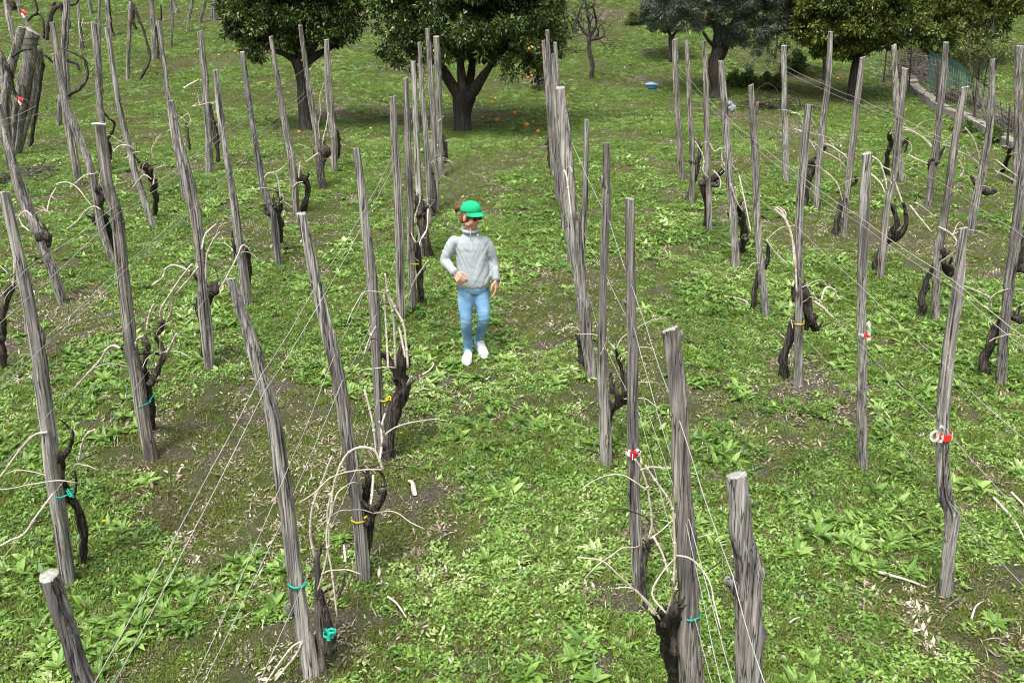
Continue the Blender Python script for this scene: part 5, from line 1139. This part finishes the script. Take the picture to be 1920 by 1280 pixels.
brush(1078, 97, 26, 6, 30, "dark fallen branches left of the small leafless tree", M['bark'], 24, .6)
brush(1146, 88, 14, 12, 10, "small dark forked branch right of the leafless tree", M['bark'], 25, .55)
brush(70, 330, 50, 16, 60, "pale pruned twigs lying behind the leaning left edge post", M['stub'], 26, .45)
brush(8, 345, 14, 10, 50, "dark twig heap at the left edge", M['bark'], 27, .3)
# dark hoops with cut vine prunings
b0 = hit(1452, 208); root = empty("pruning_heap", b0); tag(root, "dark heap of bent hoops and prunings between the olive and the rough pale post", "brush pile")
rs = np.random.RandomState(8); mb = MB()
for i in range(90):
    c = b0 + np.array([rs.normal(0, .42), rs.normal(0, .2), abs(rs.normal(0, .13))]); a = rs.uniform(0, 6.28); r = rs.uniform(.15, .4)
    P = [c + np.array([r * math.cos(a + t), .5 * r * math.sin(a + t), .25 * r * math.sin(t * 1.3)]) for t in np.linspace(0, 2.2, 6)]
    v, f = tube(P, .007, 5, .1, i); mb.add(v - b0, f)
mb.build("twigs", M['bark'], root)
for pth in ([(1413, 205), (1416, 175), (1436, 157), (1456, 168), (1468, 200)], [(1470, 175), (1485, 172), (1497, 183), (1501, 200)], [(1400, 208), (1450, 207), (1500, 206)]):
    P = spline([at(x, y, b0[1] + .05) for x, y in pth], 6); v, f = tube(P, .012, 7, .08, 2); mb = MB(); mb.add(v - b0, f); mb.build("hoop", M['canedark'], root)

# ------------------------------------------------------------------ small things: basin, bag, fruit, flowers, hut
M['blue'] = simple("blue enamel", (0.03, 0.22, 0.62), .35, .08, 10, 0, .5)
b0 = hit(1222, 168); root = empty("wash_basin", b0); tag(root, "round blue basin with white rim lying on the grass", "basin")
r = pxm(12, b0); prof = [(.02, .012), (.70, .0), (.78, .03), (1.0, .17), (1.06, .185), (1.06, .172), (.94, .16), (.70, .025), (.02, .03)]
def lathe(prof, r, n=28):
    V = [np.array([q * r * math.cos(2 * math.pi * j / n), q * r * math.sin(2 * math.pi * j / n), z]) for q, z in prof for j in range(n)]
    return np.array(V), [(i * n + j, i * n + (j + 1) % n, (i + 1) * n + (j + 1) % n, (i + 1) * n + j) for i in range(len(prof) - 1) for j in range(n)]
v, f = lathe(prof, r); v = v @ np.array(Euler((-.10, .05, 0)).to_matrix()).T; mb = MB(); mb.add(v, f); mb.build("bowl", M['blue'], root)
v, f = lathe([(.90, .09), (.955, .09), (1.055, .15), (1.03, .155), (.92, .10)], r); v = v @ np.array(Euler((-.10, .05, 0)).to_matrix()).T; mb = MB(); mb.add(v, f); mb.build("rim", M['white'], root)
# grey plastic bag snagged on a post
m, nt, nd, lk, b = new_mat("grey plastic film"); b.inputs["Base Color"].default_value = (.25, .26, .28, 1); b.inputs["Roughness"].default_value = .3; M['film'] = m
c = at(1373, 203, POSTY['D5'] - .06); v, f = lump(c, pxm(6, c), 5, .45, (.9, .7, 1.2), 22, 14); mb = MB(); mb.add(v, f); v, f = lump(c + np.array([-.03, 0, .05]), pxm(4, c), 6, .5, (1, .6, 1.2), 18, 12); mb.add(v, f)
tag(mb.build("plastic_bag", M['film'], None, c), "crumpled grey plastic bag snagged on a post right of walker", "bag")
def ball(x, y, wpx, label, mat='orange', nm="orange", cat="orange", group="fallen oranges under the citrus trees"):
    g = hit(x, y + wpx / 2); r = pxm(wpx, g) / 2; p = g + np.array([0, 0, r * .9]); v, f = lump(p, r, int(x + y), .03, (1, 1, .95), 14, 10); mb = MB(); mb.add(v, f)
    o = mb.build(nm, M[mat], None, p); tag(o, label, cat, group)
for x, y, w, lab in ((929, 185, 5, "pale fallen orange highest up behind the large citrus trunk"), (924, 191, 4, "small fallen orange just below the highest fallen one"), (965, 212, 6, "fallen orange alone between the upper and lower ones right of trunk"), (932, 225, 8, "fallen orange nearest right of the large citrus trunk, bigger one"),
                     (904, 220, 5, "small fallen orange closest to the large citrus trunk"), (987, 234, 9, "biggest fallen orange in the group near the slim post tops"), (1000, 229, 5, "small fallen orange just right of the biggest one"), (1009, 246, 7, "reddish fallen orange lowest and rightmost under the large citrus"),
                     (561, 247, 6, "reddish fallen orange at the foot of the left citrus tree"), (1571, 147, 5, "red orange fallen fruit left of the light citrus trunk")):
    ball(x, y, w, lab)
for x, y, lab in ((596, 241, 'lemon beside left citrus soil'),):
    ball(695, 241, 5, "single yellow lemon on the bare soil between the citrus trees", 'lemon', "lemon", "lemon", "fallen lemons")
# yellow dandelion heads
M['petal'] = simple("dandelion petals", (0.80, 0.52, 0.02), .6, .15, 90, .5)
M['stem'] = simple("green stem", (0.10, 0.17, 0.04), .6, .2, 30, .1)
def flower(x, y, wpx, label, seed):
    g = hit(x, y + 4); rs = np.random.RandomState(seed); r = min(.024, pxm(wpx, g) / 2); root = empty("dandelion", g); tag(root, label, "flower", "yellow flowers in the weeds")
    h = .075; top = np.array([rs.normal(0, .01), rs.normal(0, .01), h]); v, f = tube(spline([[0, 0, -.01], top * .5 + np.array([.004, 0, 0]), top], 3), .0022, 5); mb = MB(); mb.add(v, f); mb.build("stem", M['stem'], root)
    mb = MB()
    for ring, (k, el, l) in enumerate(((16, .25, 1.0), (13, .6, .8), (9, 1.0, .55))):
        for j in range(k):
            V, F = leaf_geo(r * l * rs.uniform(.85, 1.1), r * .30, 2 * math.pi * j / k + ring * .2, el, .4, segs=2, base=tuple(top), shape=.8); mb.add(np.array(V), F)
    mb.build("petals", M['petal'], root)
for i, (x, y, w, lab) in enumerate([(171, 541, 8, "biggest yellow flower in the alley right of the left edge post"), (207, 577, 7, "yellow flower close left of the smooth grey post"), (170, 585, 7, "yellow flower below the biggest one in the left alley"), (149, 654, 7, "yellow flower beside the front left post, mid height"), (184, 637, 5, "small yellow flower above the pair in the left alley"), (157, 661, 4, "tiny yellow flower next to another by the front left post"),
                                    (147, 526, 5, "pale yellow flower left of the biggest left alley one"), (21, 790, 6, "yellow flower at the left edge left of the front post"), (11, 821, 6, "lower yellow flower at the left edge"), (198, 991, 9, "yellow flower right of the front left vine"), (203, 1056, 6, "small yellow flower nearest the short stake at lower left"),
                                    (1047, 604, 6, "yellow flower right of the walker before the ridged post"), (937, 875, 6, "yellow flower in the central alley below the walker"), (754, 825, 8, "yellow flower right of the massive vine trunk"), (278, 493, 6, "yellow flower between smooth post and bent knotty post"), (869, 822, 5, "upper yellow flower of the central alley"), (943, 929, 5, "lowest yellow flower of the central alley"),
                                    (1528, 212, 4, "yellow spot flower near light citrus, left of pair"), (1567, 205, 4, "yellow flower near the light citrus trunk"), (1578, 204, 4, "right yellow flower by the light citrus trunk")]):
    flower(x, y, w, lab, i)
# pale bark piece and dry sticks on the ground
b0 = hit(776, 925); mb = MB(); rs = np.random.RandomState(2)
Q = spline([hit(768, 912) + np.array([0, 0, .05]), hit(775, 922) + np.array([0, 0, .06]), hit(780, 935) + np.array([0, 0, .03])], 4); v, f = tube(Q, pxm(8, b0) / 2, 8, .45, 4, True, .3); mb.add(v, f)
M['barkpiece'] = simple("dry pale bark", (0.55, 0.42, 0.33), .85, .3, 30, .5)
tag(mb.build("bark_piece", M['barkpiece'], None, b0), "pale pinkish piece of dry bark on weeds, right of cracked post", "bark")
def stick(pts, w, label, seed=1, lift=.03):
    P = [hit(x, y) + np.array([0, 0, lift]) for x, y in pts]; Q = spline(P, 5); r = pxm(w, P[0]) / 2
    v, f = tube(Q, np.linspace(r, r * .6, len(Q)), 6, .15, seed); mb = MB(); mb.add(v, f)
    tag(mb.build("dry_stick", M['cane'], None, Q[0]), label, "stick", "dry sticks lying on the weeds")
for i, (p, w, lab) in enumerate([([(727, 1126), (745, 1140), (762, 1165)], 5, "pale stick on bare soil right of the cracked post foot"), ([(793, 708), (805, 700), (813, 690), (811, 684)], 4, "bent pale stick on soil below the walker's feet"), ([(1645, 1080), (1690, 1092), (1735, 1108)], 6, "long pale stick left of the kinked post foot"), ([(1862, 940), (1885, 965), (1905, 990), (1920, 1020)], 6, "long wavy pale cane lying at the right edge"), ([(1895, 930), (1910, 945), (1925, 962)], 5, "short pale cane at the far right edge above the wavy one"),
                                 ([(1820, 1168), (1828, 1145), (1842, 1135)], 4, "pale upright twig in weeds at lower right"), ([(840, 1240), (848, 1252)], 5, "short pale chip stick in lower middle weeds"), ([(1480, 1175), (1490, 1168), (1502, 1165)], 4, "small stick left of lower right weeds"), ([(1495, 655), (1480, 645), (1462, 632)], 3, "thin pale twig left of the third post, second right row"), ([(345, 168), (358, 160), (372, 152)], 5, "pale stick on the upper slope left of the pale notched post"), ([(1357, 560), (1390, 566), (1408, 578)], 3, "thin pale twig beside the slim leaning post"), ([(1632, 755), (1650, 768), (1668, 790)], 4, "straw stalk right of the upright post foot")]):
    stick(p, w, lab, i)
# white hut at the top of the slope
b0 = hit(8, 20); root = empty("white_hut", b0); tag(root, "white walled hut with dark roof edge, top left corner", "hut")
M['plaster'] = simple("white plaster", (0.75, 0.74, 0.72), .85, .08, 6, .3)
mb = MB(); q = at(-55, 20, b0[1] + 1.2); v, f = boxv(np.array([q[0] - .2, b0[1] + 1.6, b0[2] + 1.4]) - b0, (pxm(155, b0), 2.6, 3.2)); mb.add(v, f); mb.build("wall", M['plaster'], root, smooth=False)
mb = MB(); v, f = boxv(np.array([q[0] - .2, b0[1] + 1.6, b0[2] + 3.12]) - b0, (pxm(170, b0), 3.0, .18)); mb.add(v, f); mb.build("roof", M['rust'], root, smooth=False)
mb = MB(); v, f = boxv(at(24, 9, b0[1]) - b0, (pxm(14, b0), .4, pxm(9, b0))); mb.add(v, f); mb.build("dark_ledge", M['rust'], root, smooth=False)
# ------------------------------------------------------------------ the walker
gF1, gF2 = hit(877, 676), hit(903, 664)        # soles: nearer foot, farther foot
YC = (gF1[1] + gF2[1]) / 2
HOME = np.array([(gF1[0] + gF2[0]) / 2, YC, float(gz((gF1[0] + gF2[0]) / 2, YC))])
person = empty("person", HOME)
tag(person, "person walking in grey fleece, green cap, blue jeans and white shoes between the rows", "person")
DEP = bpy.context.evaluated_depsgraph_get
def J(x, y, fwd=0.0): return at(x, y, YC - fwd)
PXM = pxm(1, J(885, 540))

def chain(mb, P, Rr, sides=14, ell=1.0, per=5):
    Q = spline(np.column_stack([P, Rr]), per); v, f = tube(Q[:, :3], Q[:, 3], sides, 0, 0, True, ell); mb.add(v, f)
    for i in (0, -1):
        v, f = lump(Q[i, :3], Q[i, 3] * .98, 0, 0, (1, 1, 1), 12, 8); mb.add(v, f)
def loft(mb, rings, n=24, power=2.3):
    """rings: (centre, half width x, half depth y) stacked bottom to top; rounded box sections"""
    V = []
    for c, a, b_ in rings:
        for j in range(n):
            t = 2 * math.pi * j / n; cs, sn = math.cos(t), math.sin(t)
            V.append(np.asarray(c) + np.array([a * abs(cs) ** (2 / power) * math.copysign(1, cs), b_ * abs(sn) ** (2 / power) * math.copysign(1, sn), 0]))
    k = len(rings); F = [(i * n + j, i * n + (j + 1) % n, (i + 1) * n + (j + 1) % n, (i + 1) * n + j) for i in range(k - 1) for j in range(n)]
    F += [tuple(range(n))[::-1], tuple((k - 1) * n + j for j in range(n))]
    mb.add(np.array(V), F)
def fuse(mb, voxel, smooth, name, mat, wrinkle=None):
    """weld overlapping pieces into one continuous skin"""
    me = np_mesh(name, np.concatenate(mb.V) - HOME, mb.F)
    o = bpy.data.objects.new(name, me); COL.objects.link(o)
    r = o.modifiers.new("remesh", 'REMESH'); r.mode = 'VOXEL'; r.voxel_size = voxel
    if smooth:
        s = o.modifiers.new("smooth", 'SMOOTH'); s.iterations = smooth; s.factor = .5
    dg = DEP(); dg.update(); ev = o.evaluated_get(dg); nm = bpy.data.meshes.new_from_object(ev)
    bpy.data.objects.remove(o); bpy.data.meshes.remove(me)
    if wrinkle:
        n = len(nm.vertices); co = np.empty(n * 3, dtype=np.float32); nm.vertices.foreach_get("co", co); co = co.reshape(-1, 3)
        no = np.array([tuple(v.normal) for v in nm.vertices]); d = np.array([wrinkle(p) for p in co]); co = co + no * d[:, None]
        nm.vertices.foreach_set("co", co.astype(np.float32).ravel())
    nm.materials.clear(); nm.materials.append(mat); nm.polygons.foreach_set("use_smooth", np.ones(len(nm.polygons), dtype=bool)); nm.update()
    nm.name = name
    return link(name, nm, person)

M['skin'] = simple("sun tanned skin", (0.52, 0.27, 0.18), .55, .12, 25, .1, .35)
M['hair'] = simple("auburn hair", (0.13, 0.045, 0.02), .55, .5, 60, .6, .4)
M['fleece'] = simple("light grey fleece", (0.34, 0.375, 0.392), .92, .07, 130, .35, .12)
M['cap'] = simple("green cotton", (0.01, 0.36, 0.16), .8, .1, 140, .2, .2)
M['lens'] = simple("dark lens", (0.012, 0.011, 0.012), .2, .1, 5, 0, .5)
M['shoe'] = simple("white shoe", (0.80, 0.80, 0.83), .6, .05, 60, .25, .3)
M['sole'] = simple("white rubber sole", (0.70, 0.70, 0.70), .7, .06, 30, .1)
m, nt, nd, lk, b = new_mat("washed blue denim")
tc = nd.new("ShaderNodeTexCoord"); n1 = noise_node(nd, lk, tc.outputs["Object"], 5.5, 4); n2 = noise_node(nd, lk, tc.outputs["Object"], 1, 3, .6, (260, 260, 90))
r1 = ramp(nd, [(.3, (0.085, 0.20, 0.36)), (.5, (0.16, 0.31, 0.48)), (.72, (0.30, 0.46, 0.60))]); lk.new(n1.outputs[0], r1.inputs[0])
r2 = ramp(nd, [(.3, (.82, .82, .82)), (.7, (1.1, 1.1, 1.1))]); lk.new(n2.outputs[0], r2.inputs[0]); lk.new(mixc(nd, lk, 1.0, r1.outputs[0], r2.outputs[0], 'MULTIPLY'), b.inputs["Base Color"]); b.inputs["Roughness"].default_value = .85
bump(nd, lk, b, n2.outputs[0], .2, .002); M['denim'] = m

# joints
sR, eR, wR = J(850, 454, .02), J(836, 490, .04), J(853, 512, .16)         # arm at the picture's left, forearm swung forward
sL, eL, wL = J(910, 454, .0), J(925, 488, -.03), J(930, 523, .03)
hipR, kneeR, ankR = J(872, 545, .02), J(874.5, 602, .10), None
hipL, kneeL, ankL = J(904, 545, .0), J(907, 600, .06), None
ankR = np.array([gF1[0], gF1[1] + .07, gz(gF1[0], gF1[1]) + .085]); ankL = np.array([gF2[0] - .03, gF2[1] + .10, gz(gF2[0], gF2[1]) + .10])
neck0, neck1 = J(883, 436, .01), J(883, 420, .04)
HC = J(883, 404, .05)                                                    # middle of the head
# head axes: face turned to the picture's right and down
yaw, pitch = math.radians(52), math.radians(13)
fw = np.array([math.sin(yaw) * math.cos(pitch), -math.cos(yaw) * math.cos(pitch), -math.sin(pitch)])
rt = np.array([math.cos(yaw), math.sin(yaw), 0.0])                         # towards the picture's right
upv = np.cross(rt, fw); upv = upv if upv[2] > 0 else -upv
def Hd(r, f, u): return HC + rt * r + fw * f + upv * u
def hlump(mb, r, f, u, sr, sf, su, n=16):
    V, F = lump((0, 0, 0), 1, 0, 0, (1, 1, 1), n, n // 2 + 2)
    V = V * np.array([sr, sf, su]); mb.add(Hd(r, f, u) + V[:, :1] * rt + V[:, 1:2] * fw + V[:, 2:] * upv, F)

body = MB()
hlump(body, 0, -.012, .022, .072, .090, .085, 24)       # skull
hlump(body, 0, .030, -.040, .056, .056, .066, 20)       # face
hlump(body, 0, .052, -.088, .028, .026, .022)           # chin
for s in (-1, 1):
    hlump(body, s * .036, .048, -.048, .024, .026, .026)   # cheek
    hlump(body, s * .046, .012, -.070, .020, .036, .022)   # jaw
    hlump(body, s * .074, -.005, -.022, .010, .020, .032)  # ear
    hlump(body, s * .030, .080, .004, .020, .010, .008)    # brow
hlump(body, 0, .092, -.030, .013, .020, .012); hlump(body, 0, .086, -.014, .009, .014, .022)   # nose
hlump(body, 0, .080, -.060, .022, .010, .006); hlump(body, 0, .078, -.069, .019, .010, .006)   # lips
chain(body, [neck0 - np.array([0, 0, .05]), neck0, neck1, HC + np.array([0, .01, -.03])], [.058, .052, .050, .052])
loft(body, [(J(888, 532), .12, .08), (J(887, 505), .105, .07), (J(885, 475), .11, .07), (J(882, 458), .095, .06), (J(882, 447), .045, .04)])
for s_, e_, w_ in ((sR, eR, wR), (sL, eL, wL)): chain(body, [s_, (s_ + e_) / 2, e_, (e_ + w_) / 2, w_], [.032, .030, .028, .026, .024])
for h_, k_, a_ in ((hipR, kneeR, ankR), (hipL, kneeL, ankL)): chain(body, [h_, k_ + np.array([0, .008, 0]), (k_ + a_) / 2 + np.array([0, .014, 0]), a_ + np.array([0, .004, .02]), a_ + np.array([0, -.010, -.03])], [.055, .036, .030, .026, .026])
# hands: palm, four bent fingers, thumb
def hand(mb, w, d, palmn, thumb, curl, spread=1.0):
    """w wrist, d hand direction, palmn palm normal, thumb side direction"""
    d = d / np.linalg.norm(d); palmn = palmn - d * palmn.dot(d); palmn /= np.linalg.norm(palmn); side = np.cross(d, palmn)
    if side.dot(thumb) < 0: side = -side
    for k in range(4):
        o = (1.5 - k) * .0195
        a = w + d * .012 + side * o * .7; kn = w + d * (.082 - .004 * abs(k - 1)) + side * o
        chain(mb, [a, (a + kn) / 2 + palmn * .002, kn], [.0145, .0145, .0115], 10, 1, 3)
        L = (.040, .045, .041, .032)[k]; p = kn; ang = 0.0; P = [kn]
        for j, ff in enumerate((1.0, .66, .5)):
            ang += curl[k] * (1.0, 1.15, .8)[j]; p = p + (d * math.cos(ang) + palmn * math.sin(ang)) * L * ff; P.append(p)
        chain(mb, P, [.0088, .0082, .0076, .0066], 8, 1, 3)
    t0 = w + d * .025 + side * .026; t1 = t0 + side * .026 + d * .024 + palmn * .012; t2 = t1 + d * .030 + side * .006 + palmn * .014; t3 = t2 + d * .022 - side * .004 + palmn * .010
    chain(mb, [t0, t1, t2, t3], [.015, .0115, .0095, .0078], 8, 1, 3)
fa = wR - eR; fa /= np.linalg.norm(fa)
hand(body, wR + fa * .008, fa + np.array([.35, -.5, -.35]), np.array([.75, .45, -.5]), np.array([0, -.2, 1.0]), (.75, .85, .95, 1.0))
fa = wL - eL; fa /= np.linalg.norm(fa)
hand(body, wL + fa * .008, fa + np.array([-.02, -.12, -.2]), np.array([-.8, .35, 0]), np.array([-.3, -1.0, 0]), (.28, .38, .45, .5))
fuse(body, .0045, 1, "body", M['skin'])

def wr_fleece(p):
    v = Vector(p)
    a = mnoise.noise(Vector((v.x * 7 + 2, v.y * 4, v.z * 9 - abs(v.x) * 16)))
    b_ = mnoise.noise(Vector((v.x * 12 + 9, v.y * 8, v.z * 15 + v.x * 14)))
    return -.0055 * max(0, 1 - abs(a) * 5) - .0025 * max(0, 1 - abs(b_) * 4) + .004 * a
fl = MB()
loft(fl, [(J(887.5, 537, .0), .148, .112), (J(887.5, 531), .158, .120), (J(887, 520), .160, .122), (J(886.5, 500), .152, .112), (J(885, 480), .148, .110), (J(883.5, 464), .150, .106), (J(882, 453), .140, .092), (J(882, 446), .105, .078), (J(882, 440), .074, .066), (J(882.5, 434), .061, .058)], 32)
chain(fl, [J(860, 455, .01), sR, (sR + eR) / 2 + np.array([-.012, 0, 0]), eR + np.array([-.005, .01, 0]), (eR + wR) / 2, wR], [.058, .056, .053, .050, .045, .038], 16)
chain(fl, [J(902, 455, .0), sL, (sL + eL) / 2 + np.array([.010, 0, 0]), eL, (eL + wL) / 2, wL], [.058, .056, .052, .047, .043, .038], 16)
fleece = fuse(fl, .008, 3, "fleece_jumper", M['fleece'], wr_fleece)
col = MB()
for zz, rr_ in ((0, .066),):
    ang = np.linspace(0, 2 * math.pi, 25); c = J(882.5, 434, .01)
    v, f = tube(np.stack([c[0] + rr_ * np.cos(ang), c[1] - .004 + .060 * np.sin(ang), c[2] + .012 + .012 * np.sin(ang)], 1), .017, 10); col.add(v, f)
mbc = MB(); mbc.V = [np.concatenate(col.V) - HOME]; mbc.F = col.F; mbc.M = [0] * len(col.F); mbc.n = 1
mbc.build("collar", M['fleece'], fleece)
mbc = MB(); v, f = tube([J(882, 428, .10) - HOME, J(882.5, 440, .128) - HOME, J(883, 452, .135) - HOME], .0035, 6); mbc.add(v, f); mbc.build("zip", simple("grey zip", (.25, .27, .28), .5, .1), fleece)
mbc = MB(); v, f = lump(J(895.5, 441, .135) - HOME, .008, 1, .2, (1, .4, 1), 8, 6); mbc.add(v, f); mbc.build("emblem", M['white'], fleece)
for w_, e_ in ((wR, eR), (wL, eL)):
    dd = (w_ - e_) / np.linalg.norm(w_ - e_); mbc = MB(); v, f = tube([w_ - dd * .004 - HOME, w_ + dd * .012 - HOME, w_ + dd * .020 - HOME], [.0375, .038, .035], 14); mbc.add(v, f); mbc.build("cuff", simple("dark cuff edge", (.17, .19, .20), .9, .1), fleece)

def wr_denim(p):
    v = Vector(p); kz = math.exp(-((v.z - .42) / .10) ** 2) + .8 * math.exp(-((v.z - .10) / .06) ** 2)
    return .0035 * mnoise.noise(v * 16) + .0035 * kz * mnoise.noise(Vector((v.x * 10, v.y * 10, v.z * 42)))
jn = MB()
loft(jn, [(J(888, 549), .120, .09), (J(888, 541), .138, .105), (J(888, 530), .142, .108), (J(888, 518), .135, .10)], 28)
chain(jn, [J(876, 538, .0), J(873, 558, .03), (hipR + kneeR) / 2 + np.array([-.0, -.01, -.02]), kneeR, (kneeR + ankR) / 2 + np.array([0, .012, 0]), ankR + np.array([0, .0, .02]), ankR + np.array([0, -.012, -.025])], [.080, .076, .067, .053, .049, .042, .043], 18)
chain(jn, [J(901, 540, -.01), J(903, 558, .01), (hipL + kneeL) / 2 + np.array([.0, -.01, -.02]), kneeL, (kneeL + ankL) / 2 + np.array([0, .015, 0]), ankL + np.array([0, .005, .02]), ankL + np.array([0, -.005, -.022])], [.080, .077, .068, .054, .049, .043, .044], 18)
fuse(jn, .0065, 9, "jeans", M['denim'], wr_denim)

def shoe(g, yawd, lift, pitchd):
    """low white trainer pointing down the slope towards the camera"""
    ya = math.radians(yawd); f_ = np.array([math.sin(ya), -math.cos(ya), 0]); r_ = np.array([math.cos(ya), math.sin(ya), 0])
    f_[2] = -math.tan(math.radians(pitchd)); u_ = np.array([0, 0, 1.0]); o = np.array([g[0], g[1] + .03, float(gz(g[0], g[1])) + lift])
    secs = [(-.098, .026, .030, .075), (-.085, .034, .0, .092), (-.05, .037, .0, .098), (-.01, .038, 0, .088), (.03, .042, 0, .072), (.07, .047, 0, .058), (.105, .046, 0, .050), (.135, .036, 0, .042), (.152, .018, .004, .028)]
    def build(z0f, z1f, grow):
        V, n = [], 18
        for s, hw, z0, z1 in secs:
            for j in range(n):
                t = 2 * math.pi * j / n; cs, sn = math.cos(t), math.sin(t)
                zz0, zz1 = z0f(z0, z1), z1f(z0, z1); zc, zh = (zz0 + zz1) / 2, (zz1 - zz0) / 2
                V.append(o + f_ * s + r_ * (hw + grow) * abs(cs) ** .75 * math.copysign(1, cs) * (1 - .25 * max(0, sn)) + u_ * (zc + zh * abs(sn) ** .8 * math.copysign(1, sn)))
        F = [(i * n + j, i * n + (j + 1) % n, (i + 1) * n + (j + 1) % n, (i + 1) * n + j)[::-1] for i in range(len(secs) - 1) for j in range(n)]
        F += [tuple(range(n)), tuple((len(secs) - 1) * n + j for j in range(n))[::-1]]
        return np.array(V) - HOME, F
    mb = MB(); v, f = build(lambda a, b_: .014, lambda a, b_: b_, 0.0); mb.add(v, f); sh = mb.build("shoe", M['shoe'], person)
    mb = MB(); v, f = build(lambda a, b_: 0.0, lambda a, b_: .026, .004); mb.add(v, f); mb.build("sole", M['sole'], sh)
    mb = MB()
    for k in range(4):
        s = .0 + .022 * k; h = .092 - .011 * k; c = o + f_ * s - HOME
        v, f = tube(spline([c - r_ * .024 + u_ * (h - .012), c + u_ * (h + .001), c + r_ * .024 + u_ * (h - .012)], 4), .0035, 6); mb.add(v, f)
    mb.build("laces", M['white'], sh)
shoe(gF1, -6, .005, 8); shoe(gF2, 14, .018, 14)

# cap: crown, brim, button
cap = MB(); V, F = [], []; nu_, nv_ = 32, 12
capn = []
for sc in (1.0, .95):
    for i in range(nv_ + 1):
        a = (math.pi / 2) * (i / nv_) * 1.06
        for j in range(nu_):
            t = 2 * math.pi * j / nu_; rad = math.sin(a) ** .85 if a > 0 else 0
            dent = 1 - .03 * math.exp(-((math.sin(t) - .2) / .3) ** 2) * (i / nv_)
            V.append(Hd(.085 * rad * math.cos(t) * sc, -.012 + .102 * rad * math.sin(t) * sc * dent, .042 + .088 * math.cos(a) * sc + .018 * math.sin(t) * (i / nv_)) - HOME)
k = (nv_ + 1) * nu_
for i in range(nv_):
    for j in range(nu_):
        q = (i * nu_ + j, i * nu_ + (j + 1) % nu_, (i + 1) * nu_ + (j + 1) % nu_, (i + 1) * nu_ + j); F.append(q); F.append(tuple(x + k for x in q[::-1]))
for j in range(nu_): F.append((nv_ * nu_ + j, nv_ * nu_ + (j + 1) % nu_, k + nv_ * nu_ + (j + 1) % nu_, k + nv_ * nu_ + j))
cap.add(np.array(V), F); capo = cap.build("cap", M['cap'], person)
V, F = [], []; nu_, nv_ = 22, 8
for lay in (0, .004):
    for i in range(nv_ + 1):
        for j in range(nu_ + 1):
            t = math.pi * (j / nu_) * .94 + .03 * math.pi; w = i / nv_
            V.append(Hd(.080 * math.cos(t) * (1 + .04 * w), .072 * math.sin(t) + (.072 * w) * math.sin(t) ** .8, .062 - .024 * w - .030 * abs(math.cos(t)) ** 2 * (.6 + .4 * w) - lay) - HOME)
k = (nv_ + 1) * (nu_ + 1); s_ = nu_ + 1
for i in range(nv_):
    for j in range(nu_):
        q = (i * s_ + j, (i + 1) * s_ + j, (i + 1) * s_ + j + 1, i * s_ + j + 1); F.append(q); F.append(tuple(x + k for x in q[::-1]))
for j in range(nu_): F.append((nv_ * s_ + j, k + nv_ * s_ + j, k + nv_ * s_ + j + 1, nv_ * s_ + j + 1))
mb = MB(); mb.add(np.array(V), F); mb.build("brim", M['cap'], capo)
mb = MB(); v, f = lump(Hd(0, -.012, .132) - HOME, .008, 0, 0, (1, 1, .5)); mb.add(v, f); mb.build("button", M['cap'], capo)
# hair: sides, nape and the small pony tail through the back of the cap
hr = MB()
hlump(hr, 0, -.040, -.020, .074, .062, .060, 20)
for s in (-1, 1): hlump(hr, s * .066, .005, -.008, .014, .034, .030); hlump(hr, s * .060, -.040, -.045, .016, .030, .040)
chain(hr, [Hd(-.01, -.092, .035), Hd(-.02, -.125, .038), Hd(-.025, -.150, .018), Hd(-.024, -.156, -.012)], [.022, .028, .026, .012], 12)
fuse(hr, .006, 1, "hair", M['hair'], lambda p: .003 * math.sin(p[2] * 240 + p[0] * 300))
gl = MB()
for s in (-1, 1): hlump(gl, s * .032, .082, -.006, .026, .010, .019)
v, f = tube([Hd(-.012, .090, -.003), Hd(0, .097, .0), Hd(.012, .090, -.003)], .003, 6); gl.add(v, f)
for s in (-1, 1):
    v, f = tube([Hd(s * .056, .076, .0), Hd(s * .074, .04, .0), Hd(s * .078, -.02, -.004)], .003, 6); gl.add(v, f)
gl.V = [a - HOME for a in gl.V]; gl.build("sunglasses", M['lens'], person)
